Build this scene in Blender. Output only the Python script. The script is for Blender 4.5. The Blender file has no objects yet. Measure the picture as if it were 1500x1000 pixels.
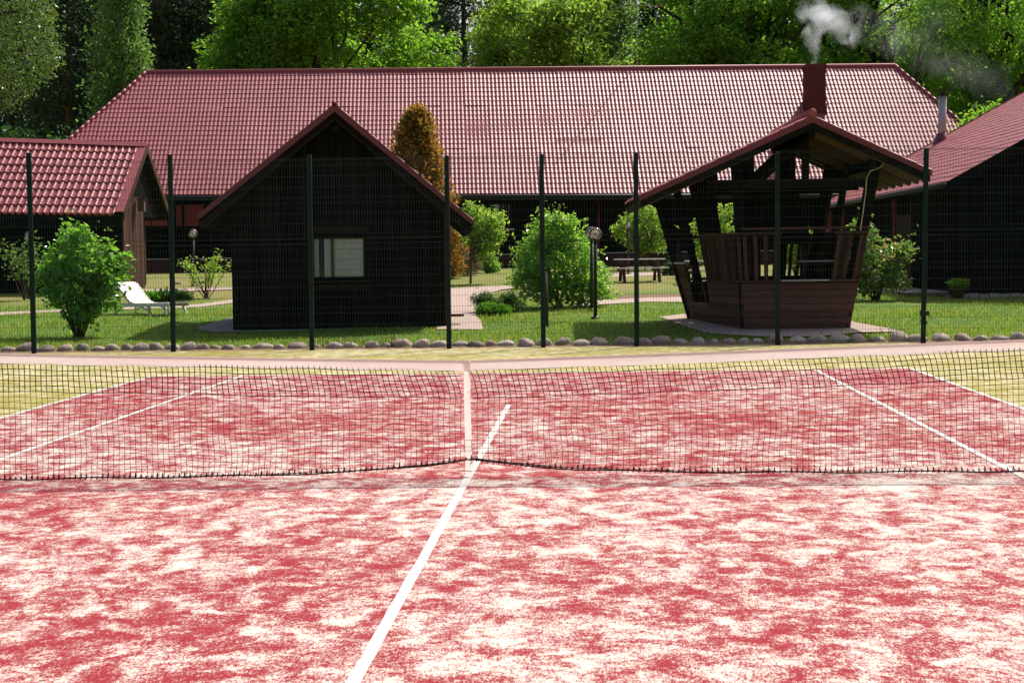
import bpy, math, random
import numpy as np
from mathutils import Vector, Matrix
R = math.radians
S = bpy.context.scene
COL = S.collection
random.seed(7)
RS = np.random.default_rng(77)

# ------------------------------------------------------------------ camera
CAMP = np.array([0.9615, -13.271, 1.679]); YAW, PITCH, ROLL, FOC = -0.046406, -0.048626, -0.013837, 2564.08
def _basis():
    f = np.array([math.sin(YAW)*math.cos(PITCH), math.cos(YAW)*math.cos(PITCH), math.sin(PITCH)])
    r = np.array([math.cos(YAW), -math.sin(YAW), 0.0]); u = np.cross(r, f)
    return r*math.cos(ROLL)+u*math.sin(ROLL), -r*math.sin(ROLL)+u*math.cos(ROLL), f
BR, BU, BF = _basis()
cam_data = bpy.data.cameras.new('camera'); cam = bpy.data.objects.new('camera', cam_data); COL.objects.link(cam)
M = Matrix.Identity(4)
for i in range(3):
    M[i][0] = BR[i]; M[i][1] = BU[i]; M[i][2] = -BF[i]; M[i][3] = CAMP[i]
cam.matrix_world = M
cam_data.sensor_width = 36; cam_data.lens = FOC/1500*36; cam_data.clip_start = .1; cam_data.clip_end = 3000
S.camera = cam

# ------------------------------------------------------------------ light
SUN_DIR = Vector((.41, .64, .905)).normalized()
W = bpy.data.worlds.new('World'); S.world = W; W.use_nodes = True
nt = W.node_tree; bg = nt.nodes['Background']
sky = nt.nodes.new('ShaderNodeTexSky'); sky.sky_type = 'NISHITA'; sky.sun_disc = False
sky.sun_elevation = math.asin(SUN_DIR.z); sky.sun_rotation = math.atan2(SUN_DIR.x, SUN_DIR.y)
sky.air_density = 1.0; sky.dust_density = 4.5; sky.ozone_density = 1.0
nt.links.new(sky.outputs[0], bg.inputs[0]); bg.inputs[1].default_value = .125
sl = bpy.data.lights.new('sun', 'SUN'); sl.energy = 4.7; sl.angle = R(.5); sl.color = (1, .945, .86)
so = bpy.data.objects.new('sun', sl); COL.objects.link(so)
so.rotation_euler = SUN_DIR.to_track_quat('Z', 'Y').to_euler(); so.location = (20, 30, 40)
S.view_settings.view_transform = 'Standard'; S.view_settings.look = 'None'
S.view_settings.gamma = 1; S.view_settings.use_curve_mapping = False; S.view_settings.exposure = .15
S.render.engine = 'CYCLES'
S.cycles.max_bounces = 8; S.cycles.transparent_max_bounces = 12; S.cycles.volume_bounces = 2

# ------------------------------------------------------------------ placing helpers
YK = [-1000, 18.85, 19.1, 20.0, 24, 35, 47, 57, 64, 100, 600]
ZK = [-.03, -.03, 0.0, .06, .15, .50, .85, 1.10, 1.17, 1.3, 2.5]
def gz(y): return float(np.interp(y, YK, ZK))
def ray(u, v): return BR*(u-750)/FOC + BU*(500-v)/FOC + BF
def G(u, v):
    """ground point seen at a place of the photograph"""
    d = ray(u, v); lo, hi = 8.0, 400.0
    for _ in range(60):
        m = (lo+hi)/2; p = CAMP+d*m
        if p[2] > gz(p[1]): lo = m
        else: hi = m
    return Vector(CAMP+d*lo)
def onY(u, v, Y):
    d = ray(u, v); return Vector(CAMP+d*((Y-CAMP[1])/d[1]))
def onplane(u, v, p0, n):
    d = Vector(ray(u, v)); c = Vector(CAMP); n = Vector(n); return c+d*((Vector(p0)-c).dot(n)/d.dot(n))

# ------------------------------------------------------------------ materials
def mat(name, build):
    m = bpy.data.materials.new(name); m.use_nodes = True; t = m.node_tree; t.nodes.clear()
    out = t.nodes.new('ShaderNodeOutputMaterial'); build(t, out); return m
def N(t, kind, **kw):
    n = t.nodes.new('ShaderNode'+kind)
    for k, v in kw.items():
        if k.startswith('i_'): n.inputs[k[2:].replace('_', ' ')].default_value = v
        else: setattr(n, k, v)
    return n
def L(t, a, b): t.links.new(a, b)
def coords(t, scale=(1, 1, 1), rot=(0, 0, 0), src='Object'):
    c = N(t, 'TexCoord'); m = N(t, 'Mapping'); m.inputs['Scale'].default_value = scale; m.inputs['Rotation'].default_value = rot
    L(t, c.outputs[src], m.inputs[0]); return m.outputs[0]
def noise(t, vec, scale, detail=4, rough=.55, dist=0):
    n = N(t, 'TexNoise'); n.inputs['Scale'].default_value = scale; n.inputs['Detail'].default_value = detail
    n.inputs['Roughness'].default_value = rough; n.inputs['Distortion'].default_value = dist
    L(t, vec, n.inputs['Vector']); return n.outputs['Fac']
def ramp(t, fac, stops):
    r = N(t, 'ValToRGB'); e = r.color_ramp.elements
    while len(e) < len(stops): e.new(.5)
    for i, (p, c) in enumerate(stops):
        e[i].position = p; e[i].color = (*c, 1) if len(c) == 3 else c
    L(t, fac, r.inputs[0]); return r.outputs[0]
def mathn(t, op, a, b):
    m = N(t, 'Math', operation=op)
    for i, x in enumerate((a, b)):
        if isinstance(x, (int, float)): m.inputs[i].default_value = x
        else: L(t, x, m.inputs[i])
    return m.outputs[0]
def mix(t, fac, a, b):
    m = N(t, 'Mix', data_type='RGBA')
    for s, x in ((0, fac), (6, a), (7, b)):
        if isinstance(x, (int, float)): m.inputs[s].default_value = x
        elif isinstance(x, tuple): m.inputs[s].default_value = (*x, 1)
        else: L(t, x, m.inputs[s])
    return m.outputs[2]
def principled(t, out, col, rough=.6, spec=.5, metal=0, bump=None, bs=.3, bd=.01):
    p = N(t, 'BsdfPrincipled')
    if isinstance(col, tuple): p.inputs['Base Color'].default_value = (*col, 1)
    else: L(t, col, p.inputs['Base Color'])
    if isinstance(rough, (int, float)): p.inputs['Roughness'].default_value = rough
    else: L(t, rough, p.inputs['Roughness'])
    p.inputs['Specular IOR Level'].default_value = spec; p.inputs['Metallic'].default_value = metal
    if bump is not None:
        b = N(t, 'Bump'); b.inputs['Strength'].default_value = bs; b.inputs['Distance'].default_value = bd
        L(t, bump, b.inputs['Height']); L(t, b.outputs[0], p.inputs['Normal'])
    L(t, p.outputs[0], out.inputs[0]); return p
def m_plain(name, col, rough=.6, spec=.4, metal=0, var=.25, scale=6):
    def b(t, out):
        n = noise(t, coords(t), scale, 5)
        c = mix(t, n, tuple(x*(1-var) for x in col), tuple(min(1, x*(1+var)) for x in col))
        principled(t, out, c, rough, spec, metal, n, .15, .004)
    return mat(name, b)
def m_wood(name, dark, light, sc=(9, 9, .8), rough=.7, pale=None, spec=.12):
    """grain runs along local Z of sc; each board differs a little"""
    def b(t, out):
        v = coords(t, sc); n = noise(t, v, 3, 6, .65); g = N(t, 'ObjectInfo')
        f = mathn(t, 'ADD', mathn(t, 'MULTIPLY', n, .75), mathn(t, 'MULTIPLY', g.outputs['Random'], .35))
        c = ramp(t, f, [(.3, dark), (.8, light)])
        if pale:
            n2 = noise(t, coords(t, (sc[0]*2, sc[1]*2, sc[2]*.5)), 2, 4, .7)
            c = mix(t, ramp(t, n2, [(.63, (0, 0, 0)), (.72, (1, 1, 1))]), c, pale)
        principled(t, out, c, rough, spec, 0, n, .4, .004)
    return mat(name, b)
def m_court(name, base, sand, cut, seedoff, far=0.0):
    def b(t, out):
        c = N(t, 'TexCoord').outputs['Object']
        def mp(s, rz=0, off=0):
            m = N(t, 'Mapping'); m.inputs['Scale'].default_value = s; m.inputs['Rotation'].default_value = (0, 0, rz)
            m.inputs['Location'].default_value = (seedoff+off, off*1.7, 0); L(t, c, m.inputs[0]); return m.outputs[0]
        big = noise(t, mp((1, .8, 1)), .45, 2, .5, .2)
        mid = noise(t, mp((1.0, .68, 1), .3, 3), 4.6, 4, .6, .6)
        stk = noise(t, mp((.9, 1.0, 1), -.2, 9), 9.5, 4, .68, .5)
        br = noise(t, mp((3.0, .9, 1), .25, 5), 5, 3, .65, .6)
        gr = noise(t, mp((1, .30, 1), 0, 2), 130, 2, .8)
        gr2 = noise(t, mp((1, .5, 1), 0, 4), 50, 3, .75)
        f = mathn(t, 'MULTIPLY', big, .35)
        for s, k in ((mid, .88), (stk, .60), (br, .16), (gr, .80), (gr2, .45)):
            f = mathn(t, 'ADD', f, mathn(t, 'MULTIPLY', mathn(t, 'SUBTRACT', s, .5), k))
        sy = N(t, 'SeparateXYZ'); L(t, c, sy.inputs[0]); my = N(t, 'MapRange'); my.inputs['From Min'].default_value = -1.5; my.inputs['From Max'].default_value = 5; my.inputs['To Min'].default_value = .0; my.inputs['To Max'].default_value = far
        L(t, sy.outputs[1], my.inputs[0]); f = mathn(t, 'SUBTRACT', f, my.outputs[0])
        fac = ramp(t, f, [(cut-.13, (0, 0, 0)), (cut-.02, (.28, .28, .28)), (cut+.055, (.68, .68, .68)), (cut+.17, (1, 1, 1))])
        bc = mix(t, gr, tuple(x*.72 for x in base), tuple(min(1, x*1.2) for x in base))
        col = mix(t, fac, bc, sand)
        spot = ramp(t, noise(t, mp((1, 1, 1), 0, 7), 9, 1, .3), [(.80, (0, 0, 0)), (.83, (1, 1, 1))])
        col = mix(t, mathn(t, 'MULTIPLY', spot, .5), col, (.18, .08, .05))
        principled(t, out, col, .95, .1, 0, gr, .5, .006)
    return mat(name, b)
def m_leaf(name, c0, c1, trans=.45, gloss=.3, rough=.4, spots=None):
    def b(t, out):
        g = N(t, 'NewGeometry'); rnd = g.outputs['Random Per Island']
        stops = [(0, c0), (.7, c1)] + ([(.92, spots)] if spots else [])
        col = ramp(t, rnd, stops)
        n = noise(t, coords(t, src='Object'), .5, 2)
        col = mix(t, ramp(t, n, [(.35, (0, 0, 0)), (.7, (1, 1, 1))]), col, mix(t, .55, col, c1))
        p = N(t, 'BsdfPrincipled'); L(t, col, p.inputs['Base Color']); p.inputs['Roughness'].default_value = rough
        p.inputs['Specular IOR Level'].default_value = gloss
        tr = N(t, 'BsdfTranslucent')
        hs = N(t, 'HueSaturation'); hs.inputs['Hue'].default_value = .487; hs.inputs['Saturation'].default_value = 1.06; hs.inputs['Value'].default_value = 3.1
        L(t, col, hs.inputs['Color']); L(t, hs.outputs[0], tr.inputs[0])
        ms = N(t, 'MixShader'); ms.inputs[0].default_value = trans
        L(t, p.outputs[0], ms.inputs[1]); L(t, tr.outputs[0], ms.inputs[2]); L(t, ms.outputs[0], out.inputs[0])
    return mat(name, b)
def m_grass(name):
    def b(t, out):
        v = coords(t); n1 = noise(t, v, .33, 4, .6); n2 = noise(t, v, 1.6, 5, .7); n3 = noise(t, v, 38, 3, .7)
        sx = N(t, 'SeparateXYZ'); L(t, v, sx.inputs[0])
        dry = N(t, 'MapRange'); dry.inputs['From Min'].default_value = 25; dry.inputs['From Max'].default_value = 42
        dry.inputs['To Min'].default_value = -.16; dry.inputs['To Max'].default_value = .12; L(t, sx.outputs[1], dry.inputs[0])
        f = mathn(t, 'ADD', mathn(t, 'ADD', mathn(t, 'MULTIPLY', n1, .8), mathn(t, 'MULTIPLY', n2, .45)), dry.outputs[0])
        c = ramp(t, f, [(.40, (.055, .15, .013)), (.54, (.11, .215, .024)), (.65, (.21, .235, .05)), (.82, (.30, .26, .09))])
        c = mix(t, mathn(t, 'MULTIPLY', n3, .5), c, mix(t, .6, c, (.03, .08, .01)))
        principled(t, out, c, .9, .15, 0, n3, .9, .03)
    return mat(name, b)
def m_glass(name, tint, alpha=.6):
    def b(t, out):
        tr = N(t, 'BsdfTransparent'); tr.inputs[0].default_value = (*tint, 1)
        gl = N(t, 'BsdfGlossy'); gl.inputs['Roughness'].default_value = .06
        df = N(t, 'BsdfTranslucent'); df.inputs[0].default_value = (.55, .5, .42, 1)
        fr = N(t, 'Fresnel'); fr.inputs[0].default_value = 1.5
        m0 = N(t, 'MixShader'); m0.inputs[0].default_value = 1-alpha; L(t, tr.outputs[0], m0.inputs[1]); L(t, df.outputs[0], m0.inputs[2])
        m1 = N(t, 'MixShader'); L(t, fr.outputs[0], m1.inputs[0]); L(t, m0.outputs[0], m1.inputs[1]); L(t, gl.outputs[0], m1.inputs[2])
        L(t, m1.outputs[0], out.inputs[0])
    return mat(name, b)
def m_tile(name, col, rough=.33):
    def b(t, out):
        v = coords(t); n = noise(t, v, .6, 5, .6); n2 = noise(t, v, 7, 4, .6)
        c = mix(t, n, tuple(x*.8 for x in col), tuple(x*1.2 for x in col))
        c = mix(t, ramp(t, n2, [(.5, (0, 0, 0)), (.9, (.25, .25, .25))]), c, (.3, .17, .15))
        r = mathn(t, 'ADD', mathn(t, 'MULTIPLY', n2, .16), rough-.08)
        principled(t, out, c, r, .21)
    return mat(name, b)
def m_paving(name):
    def b(t, out):
        br = N(t, 'TexBrick'); L(t, coords(t, rot=(0, 0, .4)), br.inputs['Vector']); br.inputs['Scale'].default_value = 4.5
        br.inputs['Color1'].default_value = (.40, .27, .23, 1); br.inputs['Color2'].default_value = (.5, .37, .32, 1); br.inputs['Mortar'].default_value = (.3, .25, .2, 1)
        n = noise(t, coords(t), 3, 5); c = mix(t, mathn(t, 'MULTIPLY', n, .5), br.outputs[0], (.5, .42, .36))
        principled(t, out, c, .85, .2, 0, br.outputs[1], .3, -.01)
    return mat(name, b)
def m_stone(name):
    def b(t, out):
        v = coords(t); o = N(t, 'ObjectInfo'); n = noise(t, v, 9, 6, .65); n2 = noise(t, v, 45, 4, .7)
        base = ramp(t, o.outputs['Random'], [(0, (.52, .40, .34)), (.3, (.70, .57, .49)), (.5, (.55, .36, .30)), (.72, (.28, .22, .19)), (.85, (.64, .50, .42)), (1, (.72, .61, .52))])
        c = mix(t, ramp(t, n, [(.35, (0, 0, 0)), (.7, (1, 1, 1))]), mix(t, .5, base, (.1, .09, .08)), base)
        c = mix(t, mathn(t, 'MULTIPLY', n2, .5), c, (.3, .27, .23))
        principled(t, out, c, .85, .2, 0, n, .8, .02)
    return mat(name, b)
def m_soil(name, a, b_):
    def b(t, out):
        v = coords(t); n = noise(t, v, 12, 6, .7); principled(t, out, ramp(t, n, [(.3, a), (.7, b_)]), .95, .1, 0, n, .8, .03)
    return mat(name, b)
def m_curtain(name):
    def b(t, out):
        w = N(t, 'TexWave'); L(t, coords(t, (1, 1, .02)), w.inputs['Vector']); w.inputs['Scale'].default_value = 6; w.inputs['Distortion'].default_value = 2
        c = mix(t, w.outputs['Fac'], (.86, .84, .82), (.93, .92, .9)); principled(t, out, c, .9, .1)
    return mat(name, b)
def m_smoke(name):
    def b(t, out):
        c = N(t, 'TexCoord').outputs['Object']
        n = noise(t, c, .9, 6, .62, .8)
        mp = N(t, 'VectorMath', operation='SCALE')
        nv = N(t, 'TexNoise'); nv.inputs['Scale'].default_value = .7; nv.inputs['Detail'].default_value = 4; L(t, c, nv.inputs['Vector'])
        sb = N(t, 'VectorMath', operation='SUBTRACT'); L(t, nv.outputs['Color'], sb.inputs[0]); sb.inputs[1].default_value = (.5, .5, .5)
        L(t, sb.outputs[0], mp.inputs[0]); mp.inputs['Scale'].default_value = 1.5
        ad = N(t, 'VectorMath', operation='ADD'); L(t, c, ad.inputs[0]); L(t, mp.outputs[0], ad.inputs[1]); wv = ad.outputs[0]
        tot = None
        for (x, z, r, k) in SMOKE:
            d = N(t, 'VectorMath', operation='DISTANCE'); L(t, wv, d.inputs[0]); d.inputs[1].default_value = (x, 0, z)
            mr = N(t, 'MapRange'); mr.inputs['From Min'].default_value = r; mr.inputs['From Max'].default_value = r*.1; mr.inputs['To Max'].default_value = k
            L(t, d.outputs['Value'], mr.inputs[0]); tot = mr.outputs[0] if tot is None else mathn(t, 'ADD', tot, mr.outputs[0])
        dn = mathn(t, 'MULTIPLY', tot, ramp(t, n, [(.38, (0, 0, 0)), (.72, (1, 1, 1))]))
        v = N(t, 'VolumePrincipled'); v.inputs['Color'].default_value = (.86, .91, .97, 1); v.inputs['Anisotropy'].default_value = .35
        L(t, dn, v.inputs['Density']); L(t, v.outputs[0], out.inputs['Volume'])
    return mat(name, b)

def m_cloth(name, col, tr=.4):
    def b(t, out):
        n = noise(t, coords(t), 9, 4); c = mix(t, n, tuple(x*.9 for x in col), tuple(min(.9, x*1.06) for x in col))
        d = N(t, 'BsdfDiffuse'); L(t, c, d.inputs[0]); q = N(t, 'BsdfTranslucent'); L(t, c, q.inputs[0]); m_ = N(t, 'MixShader'); m_.inputs[0].default_value = tr
        L(t, d.outputs[0], m_.inputs[1]); L(t, q.outputs[0], m_.inputs[2]); L(t, m_.outputs[0], out.inputs[0])
    return mat(name, b)
MAT = dict(
    red_court=m_court('red sanded carpet', (.315, .030, .040), (.72, .64, .56), .192, 0, .055),
    green_court=m_court('olive sanded carpet', (.30, .27, .055), (.68, .58, .40), .23, 40),
    line=m_plain('white court line', (.66, .62, .57), .9, .1, 0, .12, 30),
    grass=m_grass('lawn'), blade=m_leaf('grass blade', (.04, .12, .010), (.13, .20, .03), .42, .25, .5, (.3, .25, .1)),
    paving=m_paving('brick paving'), soil=m_soil('bare soil', (.14, .085, .055), (.30, .2, .14)), gravel=m_soil('gravel', (.2, .17, .15), (.42, .37, .33)),
    stone=m_stone('field stone'),
    black_wood=m_wood('black stained wood', (.009, .0098, .0092), (.020, .018, .0165), pale=None, spec=0),
    cabin_wood=m_wood('black stained boards', (.008, .009, .0085), (.019, .017, .0155), pale=(.06, .045, .028), spec=0),
    brown_wood=m_wood('brown stained wood', (.04, .018, .013), (.12, .058, .042)),
    dark_brown=m_wood('dark brown stained wood', (.012, .007, .005), (.035, .02, .015)),
    red_wood=m_wood('faded red boards', (.17, .035, .035), (.28, .07, .06)),
    orange_wood=m_wood('warm brown rafters', (.07, .045, .03), (.17, .11, .075)),
    side_wood=m_wood('brown horizontal boards', (.055, .026, .02), (.17, .082, .06), (1.2, 9, 9)),
    grey_wood=m_wood('weathered grey planks', (.34, .29, .25), (.6, .54, .48), (.8, 9, 9), .5, None, .4),
    tile=m_tile('wine red tile sheet', (.33, .078, .084), .44), trim=m_plain('wine red sheet metal', (.17, .022, .028), .4, .5, 0, .15, 3),
    trim_sunlit=m_plain('wine red sheet metal ridge', (.36, .08, .085), .5, .4, 0, .15, 3),  # lighter copy of the trim metal, caught sun put into its colour
    brick=m_plain('red brick', (.17, .04, .035), .85, .2, 0, .35, 5), mortar=m_plain('mortar', (.2, .13, .11), .95, .1),
    bright_wood=m_wood('brightened weathered planks', (.5, .45, .4), (.78, .72, .66), (.8, 9, 9), .5, None, .4),  # weathered wood paled further, light on the plank edges put into colour
    steel=m_plain('galvanised steel', (.42, .40, .37), .55, .4, .6, .15, 4), dark_metal=m_plain('dark metal', (.02, .02, .02), .5, .4),
    green_paint=m_plain('dark green powder coat', (.0025, .016, .013), .45, .22, 0, .12), wire=m_plain('dark green wire', (.010, .028, .024), .4, .5, .0, .1),
    net=m_plain('black net cord', (.012, .012, .013), .8, .2), tape=m_cloth('white vinyl tape', (.86, .76, .70), .55),
    strap=m_cloth('white webbing', (.86, .80, .73), .62), cream=m_plain('cream cord', (.6, .5, .36), .7, .2),
    white=m_plain('white plastic', (.72, .66, .6), .55, .4, 0, .1, 5), curtain=m_curtain('white curtain'),
    blue=m_plain('blue curtain', (.09, .11, .2), .9, .1), green_frame=m_plain('green mullion', (.03, .07, .03), .5, .3),
    pane=m_glass('window glass', (.93, .94, .93), 1.0), globe=m_glass('smoky globe', (.84, .82, .78), .66), bulb=m_plain('lamp bulb', (.85, .82, .75), .4, .4),
    oak=m_leaf('fresh green leaves', (.038, .105, .014), (.115, .23, .03), .52, .3, .45),
    maple=m_leaf('yellow green leaves', (.062, .13, .018), (.16, .255, .044), .5, .35, .45),
    birch=m_leaf('birch leaves', (.035, .085, .018), (.085, .16, .036), .42, .35, .45),
    birch_near=m_leaf('glossy birch leaves', (.028, .065, .012), (.075, .125, .026), .34, .45, .36),
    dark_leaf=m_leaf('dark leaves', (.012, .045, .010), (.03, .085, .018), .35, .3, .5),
    pine=m_leaf('pine needles', (.012, .03, .014), (.03, .055, .022), .2, .2, .6),
    bush=m_leaf('bush leaves', (.045, .13, .018), (.13, .26, .038), .5, .7, .3),
    lilac=m_leaf('lilac leaves', (.035, .10, .014), (.10, .22, .03), .52, 1.0, .27),
    rose=m_leaf('rosebush leaves', (.035, .10, .016), (.10, .2, .03), .42, .85, .28, (.3, .16, .12)),
    thuja=m_leaf('bronze thuja', (.05, .065, .015), (.21, .13, .028), .38, .2, .6, (.34, .18, .045)),
    brownbush=m_leaf('brownish twigs', (.07, .06, .03), (.16, .13, .085), .3, .2, .6),
    juniper=m_leaf('juniper', (.022, .085, .010), (.07, .2, .015), .35, .2, .6), dark_juniper=m_leaf('dark juniper', (.015, .05, .012), (.04, .1, .02), .3, .2, .6),
    flower=m_leaf('flower petals', (.35, .02, .08), (.55, .33, .02), .3, .2, .6),
    bark=m_wood('dark bark', (.02, .016, .012), (.06, .05, .04), (6, 6, 2)), pine_bark=m_wood('pine bark', (.06, .035, .025), (.17, .085, .055), (6, 6, 2)),
    birch_bark=m_wood('birch bark', (.12, .11, .1), (.55, .52, .48), (2, 2, 8)), twig=m_plain('twig', (.11, .07, .045), .8, .2), terracotta=m_plain('clay pot', (.12, .05, .035), .8, .2),
)

# ------------------------------------------------------------------ object helpers
def tag(o, label=None, cat=None, group=None, kind=None):
    if label: o['label'] = label
    if cat: o['category'] = cat
    if group: o['group'] = group
    if kind: o['kind'] = kind
    return o
def thing(name, label, cat, loc=(0, 0, 0), rz=0, group=None):
    o = bpy.data.objects.new(name, None); COL.objects.link(o); o.location = loc; o.rotation_euler = (0, 0, rz); o.empty_display_size = .2
    return tag(o, label, cat, group)
def link(name, me, m, parent=None):
    o = bpy.data.objects.new(name, me); COL.objects.link(o)
    if m is not None and not me.materials: me.materials.append(MAT[m] if isinstance(m, str) else m)
    if parent is not None: o.parent = parent
    return o
def copy_tree(o, parent=None):
    c = o.copy(); COL.objects.link(c); c.parent = parent
    for ch in list(o.children): copy_tree(ch, c)
    return c
class MB:
    def __init__(s): s.v = []; s.f = []
    def add(s, vs, fs):
        b = len(s.v); s.v += [tuple(x) for x in vs]; s.f += [tuple(b+i for i in f) for f in fs]; return s
    def hexa(s, p): return s.add(p, [(0, 3, 2, 1), (4, 5, 6, 7), (0, 1, 5, 4), (1, 2, 6, 5), (2, 3, 7, 6), (3, 0, 4, 7)])
    def box(s, x0, x1, y0, y1, z0, z1): return s.hexa([(x0, y0, z0), (x1, y0, z0), (x1, y1, z0), (x0, y1, z0), (x0, y0, z1), (x1, y0, z1), (x1, y1, z1), (x0, y1, z1)])
    def beam(s, a, b, w, h, up=(0, 0, 1), w2=None, h2=None):
        a = Vector(a); b = Vector(b); d = (b-a).normalized(); x = d.cross(Vector(up))
        if x.length < 1e-4: x = d.cross(Vector((0, 1, 0)))
        x.normalize(); y = x.cross(d); w2 = w2 or w; h2 = h2 or h
        return s.hexa([a-x*w/2-y*h/2, a+x*w/2-y*h/2, a+x*w/2+y*h/2, a-x*w/2+y*h/2, b-x*w2/2-y*h2/2, b+x*w2/2-y*h2/2, b+x*w2/2+y*h2/2, b-x*w2/2+y*h2/2])
    def tube(s, pts, r, n=8, caps=True):
        pts = [Vector(p) for p in pts]; rr = r if isinstance(r, (list, tuple)) else [r]*len(pts); b = len(s.v); ref = None
        for i, p in enumerate(pts):
            d = (pts[min(i+1, len(pts)-1)]-pts[max(i-1, 0)]).normalized()
            if ref is None: ref = d.orthogonal().normalized()
            x = (ref-d*ref.dot(d)); x = x.normalized() if x.length > 1e-5 else d.orthogonal().normalized(); ref = x; y = d.cross(x)
            for k in range(n):
                a = 2*math.pi*k/n; s.v.append(tuple(p+(x*math.cos(a)+y*math.sin(a))*rr[i]))
        for i in range(len(pts)-1):
            for k in range(n):
                k2 = (k+1) % n; s.f.append((b+i*n+k, b+i*n+k2, b+(i+1)*n+k2, b+(i+1)*n+k))
        if caps: s.f.append(tuple(b+k for k in range(n-1, -1, -1))); s.f.append(tuple(b+(len(pts)-1)*n+k for k in range(n)))
        return s
    def lathe(s, prof, n=16, c=(0, 0, 0)):
        b = len(s.v)
        for r, z in prof:
            for k in range(n):
                a = 2*math.pi*k/n; s.v.append((c[0]+r*math.cos(a), c[1]+r*math.sin(a), c[2]+z))
        for i in range(len(prof)-1):
            for k in range(n):
                k2 = (k+1) % n; s.f.append((b+i*n+k, b+i*n+k2, b+(i+1)*n+k2, b+(i+1)*n+k))
        return s
    def prism(s, poly, d):
        n = len(poly); d = Vector(d); b = len(s.v); s.v += [tuple(p) for p in poly]+[tuple(Vector(p)+d) for p in poly]
        s.f.append(tuple(b+i for i in range(n))); s.f.append(tuple(b+n+i for i in range(n-1, -1, -1)))
        for i in range(n): s.f.append((b+(i+1) % n, b+i, b+n+i, b+n+(i+1) % n))
        return s
    def mesh(s, name, smooth=False):
        me = bpy.data.meshes.new(name); me.from_pydata(s.v, [], s.f); me.update()
        if smooth: me.shade_smooth()
        return me
    def build(s, name, m, parent=None, smooth=False, bev=0):
        o = link(name, s.mesh(name, smooth), m, parent)
        if bev:
            md = o.modifiers.new('bevel', 'BEVEL'); md.width = bev; md.segments = 2; md.limit_method = 'ANGLE'
        return o
def quads(name, V, m, parent=None, smooth=False, F=None):
    """V: (n,4,3) array of separate quads, or V (k,3) with F (n,4)"""
    me = bpy.data.meshes.new(name)
    if F is None: n = len(V); V = V.reshape(-1, 3); F = np.arange(n*4).reshape(-1, 4)
    n = len(F); me.vertices.add(len(V)); me.vertices.foreach_set('co', np.ascontiguousarray(V, dtype=np.float32).ravel())
    me.loops.add(n*4); me.loops.foreach_set('vertex_index', np.ascontiguousarray(F, dtype=np.int32).ravel())
    me.polygons.add(n); me.polygons.foreach_set('loop_start', np.arange(0, n*4, 4, dtype=np.int32))
    me.polygons.foreach_set('use_smooth', np.full(n, smooth)); me.update(calc_edges=True); me.validate()
    return link(name, me, m, parent)

# ------------------------------------------------------------------ ground, court, paths
def terrain():
    xs = np.concatenate([np.arange(-400, -40, 30), np.arange(-40, 41, 2.0), np.arange(70, 401, 30)])
    ys = np.concatenate([np.arange(-300, -20, 40), np.arange(-20, 18, 4), [18.0, 18.85, 19.1, 19.5, 20.0], np.arange(21, 66, 1.0), np.arange(70, 100, 5), [100, 130, 170, 230, 320, 450, 600]])
    V = np.array([(x, y, gz(y)+(.02*math.sin(x*.9)*math.sin(y*.8+x*.3) if 20.5 < y < 62 else 0)) for y in ys for x in xs])
    nx = len(xs); F = np.array([(j*nx+i, j*nx+i+1, (j+1)*nx+i+1, (j+1)*nx+i) for j in range(len(ys)-1) for i in range(nx-1)])
    return tag(quads('lawn', V, 'grass', None, True, F), kind='structure')
terrain()
def sheet(name, x0, x1, y0, y1, z, m): return tag(MB().add([(x0, y0, z), (x1, y0, z), (x1, y1, z), (x0, y1, z)], [(0, 1, 2, 3)]).build(name, m), kind='structure')
sheet('court_surround', -11.5, 11.5, -19, 18.87, 0, 'green_court')
sheet('tennis_court', -5.46, 5.46, -11.85, 11.87, .004, 'red_court')
def wobble_line(name, a, b, w, z=.008, n=60):
    a = Vector(a); b = Vector(b); d = (b-a).normalized(); x = Vector((d.y, -d.x, 0)); mb = MB(); rs = random.Random(len(name)*3+int(a.x*10)); vs = []
    for i in range(n+1):
        p = a.lerp(b, i/n); k = rs.uniform(-.004, .004)
        vs += [(p.x-x.x*(w/2+k), p.y-x.y*(w/2+k), z), (p.x+x.x*(w/2-k*.5), p.y+x.y*(w/2-k*.5), z)]
    mb.add(vs, [(2*i, 2*i+1, 2*i+3, 2*i+2) for i in range(n)])
    return tag(mb.build(name, 'line'), kind='structure')
wobble_line('centre_line', (0, -7.6, 0), (0, 6.42, 0), .058)
for sx in (-1, 1):
    wobble_line('singles_line', (sx*4.115, -11.9, 0), (sx*4.115, 11.83, 0), .058)
    wobble_line('doubles_line', (sx*5.47, -11.9, 0), (sx*5.47, 11.83, 0), .058)
wobble_line('base_line', (-5.49, 11.87, 0), (5.49, 11.87, 0), .055)
def ribbon(name, left, right, m, dz=.018, sub=6):
    """strip on the ground between two lines of photo points"""
    def dense(ps):
        ps = [G(*p) for p in ps]; out = []
        for a, b in zip(ps, ps[1:]): out += [a.lerp(b, k/sub) for k in range(sub)]
        return out+[ps[-1]]
    a = dense(left); b = dense(right); V = []; F = []; q = 6
    for p, r in zip(a, b):
        for k in range(q+1):
            c = p.lerp(r, k/q); V.append((c.x, c.y, gz(c.y)+dz+.02*0))
    for i in range(len(a)-1):
        for k in range(q): F.append((i*(q+1)+k, i*(q+1)+k+1, (i+1)*(q+1)+k+1, (i+1)*(q+1)+k))
    tag(quads(name, np.array(V), m, None, True, np.array(F)), kind='structure')
    return [(p.x, p.y) for p in a]+[(p.x, p.y) for p in reversed(b)]
POLY = []
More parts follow.
